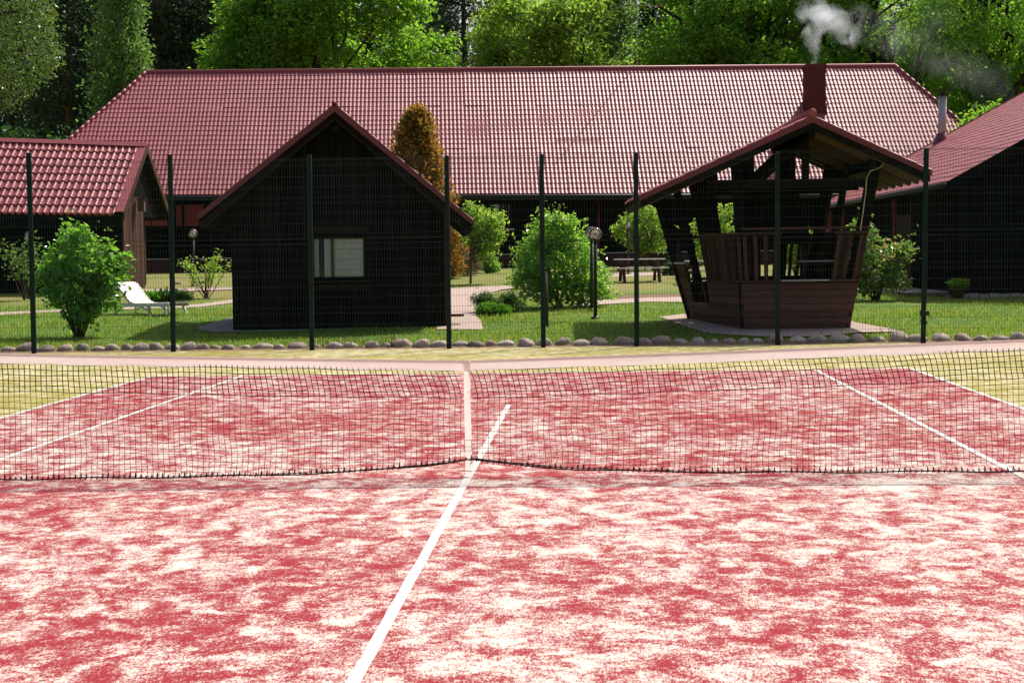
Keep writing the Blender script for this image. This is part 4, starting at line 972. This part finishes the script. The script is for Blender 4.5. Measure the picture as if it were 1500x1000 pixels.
def bush(name, label, cat, u, v, blobs, nclump, per, cr, size, leafm, group=None, stems=8, sr=.018, shoots=0, tip='maple', **kw):
    b = G(u, v); t = thing(name, label, cat, b, 0, group); rng = np.random.default_rng(int(u*3+v)); kw.setdefault('rng', rng)
    if nclump > 350:
        for _ in range(12):
            q = blobs[rng.integers(len(blobs))]; d = rng.normal(size=3); d /= np.linalg.norm(d); d[2] = abs(d[2])*.8; e_ = rng.uniform(.12, .22); blobs = blobs+[(q[0]+d[0]*q[3], q[1]+d[1]*q[4], q[2]+d[2]*q[5], e_, e_, e_)]
    Q, C = foliage(blobs, nclump, per, cr, size, **kw); Q[:, :, 2] = np.maximum(Q[:, :, 2], .02); quads('foliage', Q, leafm, t)
    if shoots:
        I = rng.choice(len(C), shoots); c0 = C[I]; m0 = np.array([0, 0, np.mean(C[:, 2])*.7]); d = c0-m0; d /= np.linalg.norm(d, axis=1)[:, None]+1e-6; d[:, 2] += .35; d += rng.normal(size=d.shape)*.25
        f = np.tile(np.linspace(.2, 1, 7), shoots); P = np.repeat(c0, 7, axis=0)+np.repeat(d, 7, axis=0)*(f*np.repeat(rng.uniform(.15, .34, shoots), 7))[:, None]+rng.normal(size=(shoots*7, 3))*size*.25
        P = P[P[:, 2] > .1]; tag(quads('young_shoots', leaf_quads(P, size*.85, .3, 0, .5, rng), tip, t), kind='stuff')
    if stems:
        mb = MB()
        for c in C[rng.choice(len(C), stems)]:
            c = Vector(c); a = Vector((rng.normal()*.06, rng.normal()*.06, -.05)); m_ = a.lerp(c, .5)+Vector((rng.normal()*.08, rng.normal()*.08, .1)); mb.tube([a, m_, c], [sr, sr*.7, sr*.3], 6)
        mb.build('stems', 'twig', t, True)
    return t
# lilac at the left: scale here about 76 px a metre
bush('lilac_bush', 'leafy glossy lilac bush standing close behind the fence at far left', 'bush', 118, 494,
     [(0, 0, 1.45, .75, .7, .68), (-.1, 0, 1.95, .42, .42, .35), (-.55, 0, 1.2, .35, .4, .42), (.52, .05, 1.25, .42, .4, .45), (.1, -.1, .85, .55, .5, .42), (.4, 0, .75, .35, .35, .3), (-.3, .1, .95, .35, .35, .3), (.05, 0, .4, .22, .22, .3)], 400, 8, .10, .155, 'lilac', stems=11, sr=.035, up=.25, droop=.35, aspect=.66, inner=.35, shoots=60, tip='lilac')
b = G(36, 440); t = thing('young_shrub', 'thin sparse shrub at far left in front of the dark cottage wall', 'shrub', b); rng = np.random.default_rng(4)
mb = MB(); P = []
for k in range(5):
    pts = [Vector((0, 0, 0))]; a = rng.uniform(0, 6.28)
    for j in range(5): pts.append(pts[-1]+Vector((math.cos(a)*.09+rng.normal()*.05, math.sin(a)*.08, .34)))
    mb.tube(pts, [.02, .017, .014, .011, .008, .004], 5); P += [list(p.lerp(q, x)) for p, q in zip(pts[2:], pts[3:]) for x in (.2, .6, 1) for _ in range(9)]
P = np.array(P)+rng.normal(size=(len(P), 3))*.1; quads('foliage', leaf_quads(P, .13, .3, .2, .55, rng), 'birch', t); mb.build('stems', 'twig', t, True)
b = G(302, 437); t = thing('young_shrub', 'sparse yellow green shrub with bare stems beside the black cabin', 'shrub', b); mb = MB(); P = []
for k in range(11):
    pts = [Vector((rng.normal()*.05, 0, 0))]; a = rng.uniform(0, 6.28); sp_ = rng.uniform(.04, .17); tall = .25 if k else .33
    for j in range(5): pts.append(pts[-1]+Vector((math.cos(a)*sp_+rng.normal()*.03, math.sin(a)*sp_, tall*rng.uniform(.75, 1))))
    mb.tube(pts, [.017, .014, .012, .01, .008, .004], 5); P += [list(p.lerp(q, x)) for p, q in zip(pts[2:], pts[3:]) for x in (.3, 1) for _ in range(10)]
P = np.array(P)+rng.normal(size=(len(P), 3))*.07; quads('foliage', leaf_quads(P, .10, .4, -.2, .5, rng), 'maple', t); mb.build('stems', 'twig', t, True)
# big bush by the twin lamps, about 68 px a metre
bush('round_bush', 'large dense round green bush behind the fence in the middle of the lawn', 'bush', 818, 450,
     [(0, 0, 1.0, .9, .9, .8), (-.1, 0, 1.85, .62, .6, .5), (-.05, 0, 2.1, .35, .4, .28), (.45, 0, 1.45, .55, .6, .5), (-.55, 0, 1.4, .45, .5, .4), (-.8, .1, .75, .4, .5, .4), (.85, .1, .7, .42, .5, .5), (.5, -.3, .4, .5, .4, .35), (-.4, -.3, .5, .55, .4, .45), (.3, 0, 1.95, .3, .3, .25), (1.0, 0, .35, .25, .3, .25)], 820, 9, .105, .135, 'bush', stems=10, sr=.03, up=.3, droop=.2, aspect=.55, inner=.5, shoots=170)
def young(u, v, label, blobs, n, leafm, size=.13, zf=.9):
    b = G(u, v); rng = np.random.default_rng(int(u)); t = thing('young_tree', label, 'tree', b); 
    for _ in range(12):
        q = blobs[rng.integers(len(blobs))]; d = rng.normal(size=3); d /= np.linalg.norm(d); e_ = rng.uniform(.12, .22); blobs = blobs+[(q[0]+d[0]*q[3], q[1]+d[1]*q[4], q[2]+d[2]*q[5], e_, e_, e_)]
    Q, C = foliage(blobs, int(n*.75), 8, .11, size*1.1, rng=rng, up=.3, droop=.25, aspect=.5, inner=.45); quads('crown', Q, leafm, t)
    mb = MB().tube([(0, 0, -.1), (.03, 0, zf*.6), (.08, 0, zf*1.3), (.05, 0, zf*2)], [.045, .035, .028, .012], 8); limbs(mb, (0, 0, 0), C, .02, zf, rng, 16); mb.build('trunk', 'twig', t, True)
young(689, 416, 'slender young tree by the path just right of the black cabin', [(.38, 0, 1.95, .5, .5, .52), (.75, 0, 2.1, .38, .4, .3), (.15, 0, 2.3, .35, .35, .3), (.75, 0, 1.45, .3, .35, .3), (.1, 0, 1.55, .35, .35, .3), (.95, 0, 1.75, .25, .25, .2), (.45, 0, 1.05, .2, .2, .3)], 330, 'maple', .15, .9)
young(945, 395, 'round crowned young tree between the picnic table and the gazebo', [(-.05, 0, 1.55, .9, .8, .68), (-.45, 0, 1.95, .5, .5, .4), (.1, 0, 2.2, .5, .5, .3), (.6, 0, 1.75, .42, .5, .45), (-.55, 0, 1.25, .4, .4, .35), (.5, 0, 1.05, .5, .5, .32), (0, 0, .95, .5, .5, .25), (-.85, 0, 1.6, .25, .3, .25)], 620, 'maple', .14, .6)
bush('rose_bush', 'leafy rosebush with pinkish young tips between gazebo and right hand building', 'bush', 1283, 440,
     [(0, 0, .8, .62, .6, .55), (-.2, 0, 1.4, .42, .45, .4), (-.3, 0, 1.85, .22, .25, .25), (.45, 0, 1.1, .42, .45, .35), (.75, .1, 1.25, .3, .3, .2), (-.35, 0, .5, .4, .4, .35), (.45, -.1, .5, .4, .4, .3)], 430, 8, .10, .125, 'rose', stems=10, sr=.025, up=.3, aspect=.6, inner=.35, shoots=60, tip='rose')
bush('rambling_shrub', 'green shrub seen through the open middle of the gazebo', 'bush', 1168, 407, [(0, 0, .8, .55, .5, .55), (.3, 0, 1.3, .4, .4, .35), (-.2, 0, 1.2, .4, .4, .3)], 300, 8, .09, .12, 'maple', stems=6)
bush('rambling_shrub', 'green shrub seen between the left posts of the gazebo', 'bush', 1045, 405, [(0, 0, .9, .7, .5, .6), (.2, 0, 1.5, .6, .4, .5), (-.3, 0, 1.7, .45, .4, .4), (.3, 0, 2.1, .4, .4, .35)], 420, 8, .09, .13, 'maple', stems=6)
bush('low_juniper', 'dark green spreading juniper beside the paved path', 'juniper', 735, 458, [(0, 0, .12, .52, .5, .2), (.25, .1, .2, .32, .3, .2), (-.3, .1, .12, .25, .3, .18)], 420, 9, .05, .085, 'dark_juniper', stems=5, up=.8, aspect=.35)
bush('low_juniper', 'bright green low juniper in front of the darker one', 'juniper', 723, 462, [(0, 0, .1, .42, .3, .17), (-.15, 0, .14, .25, .25, .14)], 320, 9, .05, .085, 'juniper', stems=4, up=.8, aspect=.35)
bush('brown_shrub', 'brownish rounded shrub under the bronze thuja', 'bush', 681, 404, [(0, 0, .55, .62, .6, .55), (-.3, 0, .4, .4, .4, .4), (.35, 0, .4, .35, .4, .4)], 500, 9, .06, .10, 'brownbush', stems=8, up=.8, aspect=.3)
bush('clipped_shrub', 'small round green shrub right of the brownish shrub', 'bush', 714, 400, [(0, 0, .42, .42, .4, .4), (.15, 0, .25, .4, .4, .25)], 330, 9, .05, .09, 'bush', stems=4)
bush('clipped_shrub', 'small clipped evergreen beside the picnic table by the gazebo', 'bush', 988, 403, [(0, 0, .35, .28, .28, .35), (-.05, 0, .12, .5, .4, .14)], 260, 9, .05, .09, 'dark_juniper', stems=4)
bush('perennial_clump', 'bright green leafy clump behind the sun lounger', 'plant', 218, 442.5, [(0, 0, .12, .4, .25, .16), (.2, 0, .1, .2, .2, .12)], 170, 8, .06, .10, 'juniper', stems=4)
bush('perennial_clump', 'darker green leafy clump right of the bright one behind the lounger', 'plant', 246, 441.5, [(0, 0, .16, .42, .25, .17), (.4, 0, .14, .35, .2, .14)], 220, 8, .06, .10, 'dark_juniper', stems=4)
# bronze thuja column
b = G(640, 408); th = thing('bronze_thuja', 'tall bronze orange thuja rising behind the black cabin', 'tree', b); rng = np.random.default_rng(3)
zt_ = onY(607, 162, b.y).z-b.z; P = []; sc_ = 2564/(b.y+13.3); xoff = (618-645)/sc_
for k in range(3600):
    f = rng.uniform(0, 1)**1.0; a = rng.uniform(0, 6.28); r = (1.38*(1-f)**.42*(.6+.4*min(1, f*6)))*rng.uniform(.62, 1.02)*(1+.13*math.sin(a*5+f*14)+.10*math.sin(a*3-f*25)); P.append((xoff*min(1, f*1.6)+math.cos(a)*r, math.sin(a)*r, .1+f*(zt_-.1)))
P = np.repeat(np.array(P), 4, axis=0)+rng.normal(size=(14400, 3))*.09
quads('crown', leaf_quads(P, .20, .3, -.7, .42, rng), 'thuja', th); MB().tube([(0, 0, -.1), (xoff*.6, 0, 2), (xoff, 0, zt_*.85)], [.12, .08, .02], 8).build('trunk', 'bark', th, True)
# flower pot
b = G(1403, 437); b.z = gz(b.y); fp = thing('flower_pot', 'dark flower pot with red and yellow blooms beside the right hand building', 'flower pot', b)
MB().lathe([(.0, 0), (.13, 0), (.2, .24), (.22, .26), (.18, .26), (.16, .22), (0, .22)], 16).build('pot', 'terracotta', fp, True)
Q, _ = foliage([(0, 0, .36, .26, .2, .14)], 60, 6, .04, .09, rng=rng); quads('leaves', Q, 'bush', fp); Q, _ = foliage([(.05, 0, .42, .28, .2, .12)], 26, 4, .015, .06, rng=rng); quads('blooms', Q, 'flower', fp)

# grass blades, densest near the fence
def inpoly(x, y, poly):
    c = np.zeros(len(x), bool); n = len(poly)
    for i in range(n):
        (x0, y0), (x1, y1) = poly[i], poly[(i+1) % n]
        k = ((y0 > y) != (y1 > y)) & (x < (x1-x0)*(y-y0)/(y1-y0+1e-12)+x0); c ^= k
    return c
n = 150000; gyv = 19.1+(RN.uniform(0, 1, n)**1.5)*16.4; gxv = RN.uniform(-12, 12, n)*(1+(gyv-19)*.02)
keep = (gyv > 19.45) | (RN.uniform(0, 1, n) < .45)
for pl in POLY: keep &= ~inpoly(gxv, gyv, pl)
cw = [(cb+Vector((math.cos(CY)*x-math.sin(CY)*y, math.sin(CY)*x+math.cos(CY)*y, 0))) for x, y in ((xl-.1, -.2), (xr+.1, -.2), (xr+.1, D), (xl-.1, D))]
keep &= ~inpoly(gxv, gyv, [(p.x, p.y) for p in cw])
gwp = [g0+Vector((math.cos(GY)*p.x-math.sin(GY)*p.y, math.sin(GY)*p.x+math.cos(GY)*p.y, 0)) for p in PV]; keep &= ~inpoly(gxv, gyv, [(p.x, p.y) for p in gwp])
gxv = gxv[keep]; gyv = gyv[keep]; P = np.stack([gxv, gyv, np.interp(gyv, YK, ZK)-.01], 1); n = len(P)
hgt = RN.uniform(.025, .075, n)*(1+.5*np.sin(gxv*1.3)*np.sin(gyv*1.1)); a = RN.uniform(0, 6.28, n); w = np.stack([np.cos(a), np.sin(a), 0*a], 1)*.007; ln2 = RN.normal(size=(n, 3))*.02; ln2[:, 2] = hgt
tag(quads('grass', np.stack([P-w, P+w, P+w*.4+ln2*.98, P-w*.4+ln2], 1), 'blade'), kind='stuff')
# dry seed stalks among the stones
b = onY(540, 512, 19.2); wd_ = MB(); rs = random.Random(5)
for k in range(150):
    u = rs.choice([rs.gauss(470, 10), rs.gauss(510, 14), rs.gauss(548, 18), rs.gauss(575, 10), rs.gauss(1305, 14), rs.uniform(40, 1400)]); p = onY(u, 513-12*(u-40)/1300, 19.12+rs.uniform(0, .3)); h = rs.uniform(.06, .26); d = Vector((rs.gauss(0, .05), rs.gauss(0, .04), h))
    wd_.tube([(p.x, p.y, .02), Vector((p.x, p.y, .02))+d*.6, Vector((p.x, p.y, .02))+d], [.004, .003, .007], 4)
tag(wd_.build('dry_weeds', 'brownbush'), kind='stuff')

# ------------------------------------------------------------------ trees behind
def H(v, Y, u=750): return onY(u, v, Y).z
def PX(Y): return FOC/(Y+13.3)
def big(name, label, u, Y, wpx, ztop_, zlow, leafm, nsub, nclump, per, size, barkm='bark', tr=.32, zf=4.5, group=None, nl=18, ex=(), **kw):
    b = pxbase(u, Y); w = wpx/PX(Y)/2; c = (0, 0, (ztop_+zlow)/2); rad = (w, w*.85, (ztop_-zlow)/2); rng = np.random.default_rng(int(u+Y*3))
    bl = lumpy(c, rad, nsub*2, (.13, .34), rng)+list(ex)
    return tree(name, label, 'tree', b, ztop_, bl, int(nclump*.95), per*2+5, .36, size*.74, leafm, barkm, tr, zf, group, nl, **kw)
big('oak_tree', 'broad bright green oak above the left half of the long roof', 485, 84, 330, 20, 5, 'oak', 34, 2600, 10, .42, up=.4)
big('maple_tree', 'yellow green maple rising above the middle of the long roof', 805, 84, 215, 16.5, 3.5, 'maple', 30, 1700, 10, .40, tr=.2, up=.4)
big('maple_tree', 'low bright green maple at the right of the yellow green one', 905, 88, 150, 11.5, 3, 'maple', 16, 800, 10, .38, tr=.18, up=.4)
big('oak_tree', 'oak with dark limbs rising left of the brick chimney', 1075, 86, 300, 21, 5, 'oak', 32, 1900, 10, .40, tr=.42, zf=5.5, nl=34, up=.4, inner=.6, front=.2)
big('oak_tree', 'tall oak with open dark limbs behind the chimney smoke', 1275, 89, 290, 22, 5, 'oak', 32, 1600, 10, .38, tr=.5, zf=6, nl=44, up=.4, inner=.6, front=.35)
big('oak_tree', 'tall spreading oak at far right behind the right hand roof', 1460, 85, 300, 22, 4, 'oak', 34, 1700, 10, .38, tr=.5, zf=5.5, nl=44, up=.4, inner=.6, front=.35)
big('maple_tree', 'small bright green tree just above the right hand roof edge', 1450, 66, 70, 6.9, 3, 'oak', 14, 300, 10, .32, tr=.12, zf=2.5, nl=8, up=.4)
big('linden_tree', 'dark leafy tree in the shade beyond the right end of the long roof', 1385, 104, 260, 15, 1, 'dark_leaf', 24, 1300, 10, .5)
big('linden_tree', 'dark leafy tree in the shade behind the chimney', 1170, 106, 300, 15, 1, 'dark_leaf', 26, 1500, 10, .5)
def weeping(name, label, u, Y, wpx, ztop_, zlow, leafm, ns, size, rise=0, grp=5, ln_rng=(1.5, 4.5), nper=26, tr=.22, trunk_u=None, seed=1):
    b = pxbase(trunk_u if trunk_u is not None else u, Y); c = pxbase(u, Y); t = thing(name, label, 'tree', b); rng = np.random.default_rng(seed); w = wpx/PX(Y)/2; off = c.x-b.x; P = []; mb = MB(); br_ = MB()
    mb.tube([(0, 0, -.3), (off*.05, 0, ztop_*.3), (off*.2, 0, ztop_*.65), (off*.4, 0, ztop_)], [tr*1.2, tr, tr*.7, .03], 10)
    for k in range(ns):
        if k % grp: s = s0_+Vector(rng.normal(size=3))*w*.10
        a = rng.uniform(0, 6.28); r = rng.uniform(.1, 1)**.6; z = rng.uniform(zlow+ln_rng[0]*.6, ztop_); zz = (z-zlow)/(ztop_-zlow); ww = w*(1.12-.62*zz)*rng.uniform(.7, 1.05)
        if k % grp == 0: s = Vector((off+math.cos(a)*ww*r, math.sin(a)*w*.8*r, z)); s0_ = s
        z = s.z; zmin = zlow*.95+rise*max(0, (s.x-off+w)/(2*w))
        if z < zmin+.3: continue
        ln_ = min(rng.uniform(*ln_rng), z-zmin)
        sw = rng.normal(size=2)*.25
        for j in range(nper): f = j/nper; P.append((s.x+sw[0]*f*ln_*.3+rng.normal()*size*.65, s.y+sw[1]*f*ln_*.3+rng.normal()*size*.65, s.z-f*ln_+rng.normal()*size*.6))
        if k % (2*grp) == 0: q = Vector((off*.3*zz, 0, z*.85)); br_.tube([q, q.lerp(s, .5)+Vector((0, 0, .3)), s], [.05, .03, .01], 5)
    quads('crown', leaf_quads(np.array(P), size, .3, .5, .6, rng), leafm, t); mb.build('trunk', 'birch_bark', t, True); br_.build('branches', 'bark', t, True)
weeping('weeping_birch', 'near weeping birch with hanging glossy leaves at the upper left edge', 22, 34.5, 225, 12, 4.7, 'birch_near', 480, .10, rise=2.8, ln_rng=(.9, 2.4), nper=36, trunk_u=-120, seed=4)
weeping('weeping_birch', 'soft green drooping birch behind the left hip of the long roof', 186, 84, 118, 19, 6.5, 'birch', 620, .24, ln_rng=(1.2, 3.4), nper=22, seed=5)
weeping('weeping_birch', 'tall drooping birch standing behind the yellow green maple', 745, 104, 110, 24, 12, 'birch', 330, .36, ln_rng=(2, 5), nper=22, seed=6)
weeping('weeping_birch', 'tall drooping birch right of the sky gap above the long roof', 895, 110, 120, 22, 8, 'birch', 330, .36, ln_rng=(2, 5), nper=22, seed=8)
def pine(name, label, u, Y, ztop_, zlow, rad, group=None, seed=1, n=260):
    b = pxbase(u, Y); t = thing(name, label, 'tree', b, 0, group); rng = np.random.default_rng(seed); P = []; mb = MB(); mb.tube([(0, 0, -.3), (.1, 0, ztop_*.5), (0, 0, ztop_)], [.3, .22, .03], 9)
    for k in range(n):
        z = rng.uniform(zlow, ztop_); f = (z-zlow)/(ztop_-zlow); a = rng.uniform(0, 6.28); r = rad*(1-f)**.6*rng.uniform(.35, 1.0)+.15; c = np.array((math.cos(a)*r, math.sin(a)*r, z+r*.12))
        P.append(c+rng.normal(size=(34, 3))*np.array([.42, .42, .14]))
        if k % 4 == 0: mb.tube([(0, 0, z-.2), tuple(c)], [.05, .015], 4)
    quads('crown', leaf_quads(np.concatenate(P), .42, .5, 0, .3, rng), 'pine', t); mb.build('trunk', 'pine_bark', t, True); return t
p1 = pine('pine_tree', 'dark pine with bare reddish trunk left of the yellow green maple', 683, 108, 26, 6, 2.6, 'pines rising behind the broadleaf trees', 1)
p2 = pine('pine_tree', 'darker pine close behind the right edge of the broad oak', 648, 116, 25, 5, 2.4, 'pines rising behind the broadleaf trees', 2)
k = 0
for (u, Y, s) in ((105, 112, 1), (140, 120, 1.1), (205, 118, 1), (238, 110, 1), (262, 124, 1.1), (290, 112, 1), (318, 120, 1.1), (345, 115, .95), (60, 125, 1.1), (20, 118, 1), (400, 128, 1.1), (460, 130, 1), (520, 128, 1.1), (580, 130, 1), (225, 135, 1.1), (275, 138, 1), (325, 136, 1.1), (165, 136, 1), (110, 138, 1.1)):
    c = copy_tree((p1, p2)[k % 2]); c.location = pxbase(u, Y); c.rotation_euler = (0, 0, k*1.3); c.scale = (s*1.15, s*1.15, s*.98); k += 1
    tag(c, 'dark pine in the shaded wood behind the left end of the long roof', 'tree', 'dark pines of the shaded wood at the left')
for (u, Y, s) in ((960, 122, 1), (1010, 128, 1.05), (1120, 126, 1), (1240, 130, 1.05), (1330, 126, 1), (1420, 128, 1), (1500, 126, 1)):
    c = copy_tree((p1, p2)[k % 2]); c.location = pxbase(u, Y); c.rotation_euler = (0, 0, k*1.3); c.scale = (s*1.1, s*1.1, s); k += 1
    tag(c, 'dark conifer showing in gaps between the oaks at the right', 'tree', 'dark conifers behind the oaks at the right')
# leafy undergrowth and the far wood
def mass(name, pts, leafm, ncl, size, per=10):
    blobs = []
    for (u, Y, w, z0, z1) in pts: b = pxbase(u, Y); blobs += lumpy((b.x, b.y, b.z+(z0+z1)/2), (w/PX(Y)/2, 2.5, (z1-z0)/2), 9, (.35, .6))
    Q, _ = foliage(blobs, ncl, per, .4, size, inner=.4); return tag(quads(name, Q, leafm), kind='stuff')
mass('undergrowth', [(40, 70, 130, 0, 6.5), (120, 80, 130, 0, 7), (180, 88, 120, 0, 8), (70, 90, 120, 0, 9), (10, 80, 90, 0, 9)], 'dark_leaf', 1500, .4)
mass('undergrowth', [(128, 68, 60, 0, 6.2), (160, 72, 50, 1, 6.8), (100, 66, 40, 0, 5.2)], 'oak', 420, .28)
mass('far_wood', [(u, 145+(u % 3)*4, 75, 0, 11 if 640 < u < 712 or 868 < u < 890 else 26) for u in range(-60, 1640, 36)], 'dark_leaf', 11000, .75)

# ------------------------------------------------------------------ chimney smoke
s0 = onplane(1193, 93, B0-bn*4.6, bn); kx_ = 1/PX(s0.y)
SMOKE = [(a*kx_, -b_*kx_, r*kx_, k*1.9*(1 if a < 45 else .55)) for a, b_, r, k in ((0, 0, 7, 1.6), (-1, -12, 9, 1.5), (-3, -26, 14, 1.6), (-2, -42, 17, 1.9), (6, -58, 22, 2.1), (8, -74, 20, 1.7), (24, -64, 22, 1.7), (40, -50, 22, 1.2), (56, -42, 20, .6), (62, -66, 24, .3), (90, -50, 30, .16), (-10, -74, 16, 1.2), (120, -30, 38, .12), (165, -12, 42, .09), (215, 10, 42, .08), (255, 36, 40, .07), (180, -60, 40, .05))]
MAT['smoke'] = m_smoke('chimney smoke')
sm = MB().box(-40*kx_, 310*kx_, -34*kx_, 34*kx_, -90*kx_, 100*kx_).build('chimney_smoke', 'smoke'); sm.location = s0; tag(sm, 'white smoke drifting to the right from the brick chimney', 'smoke', kind='stuff')
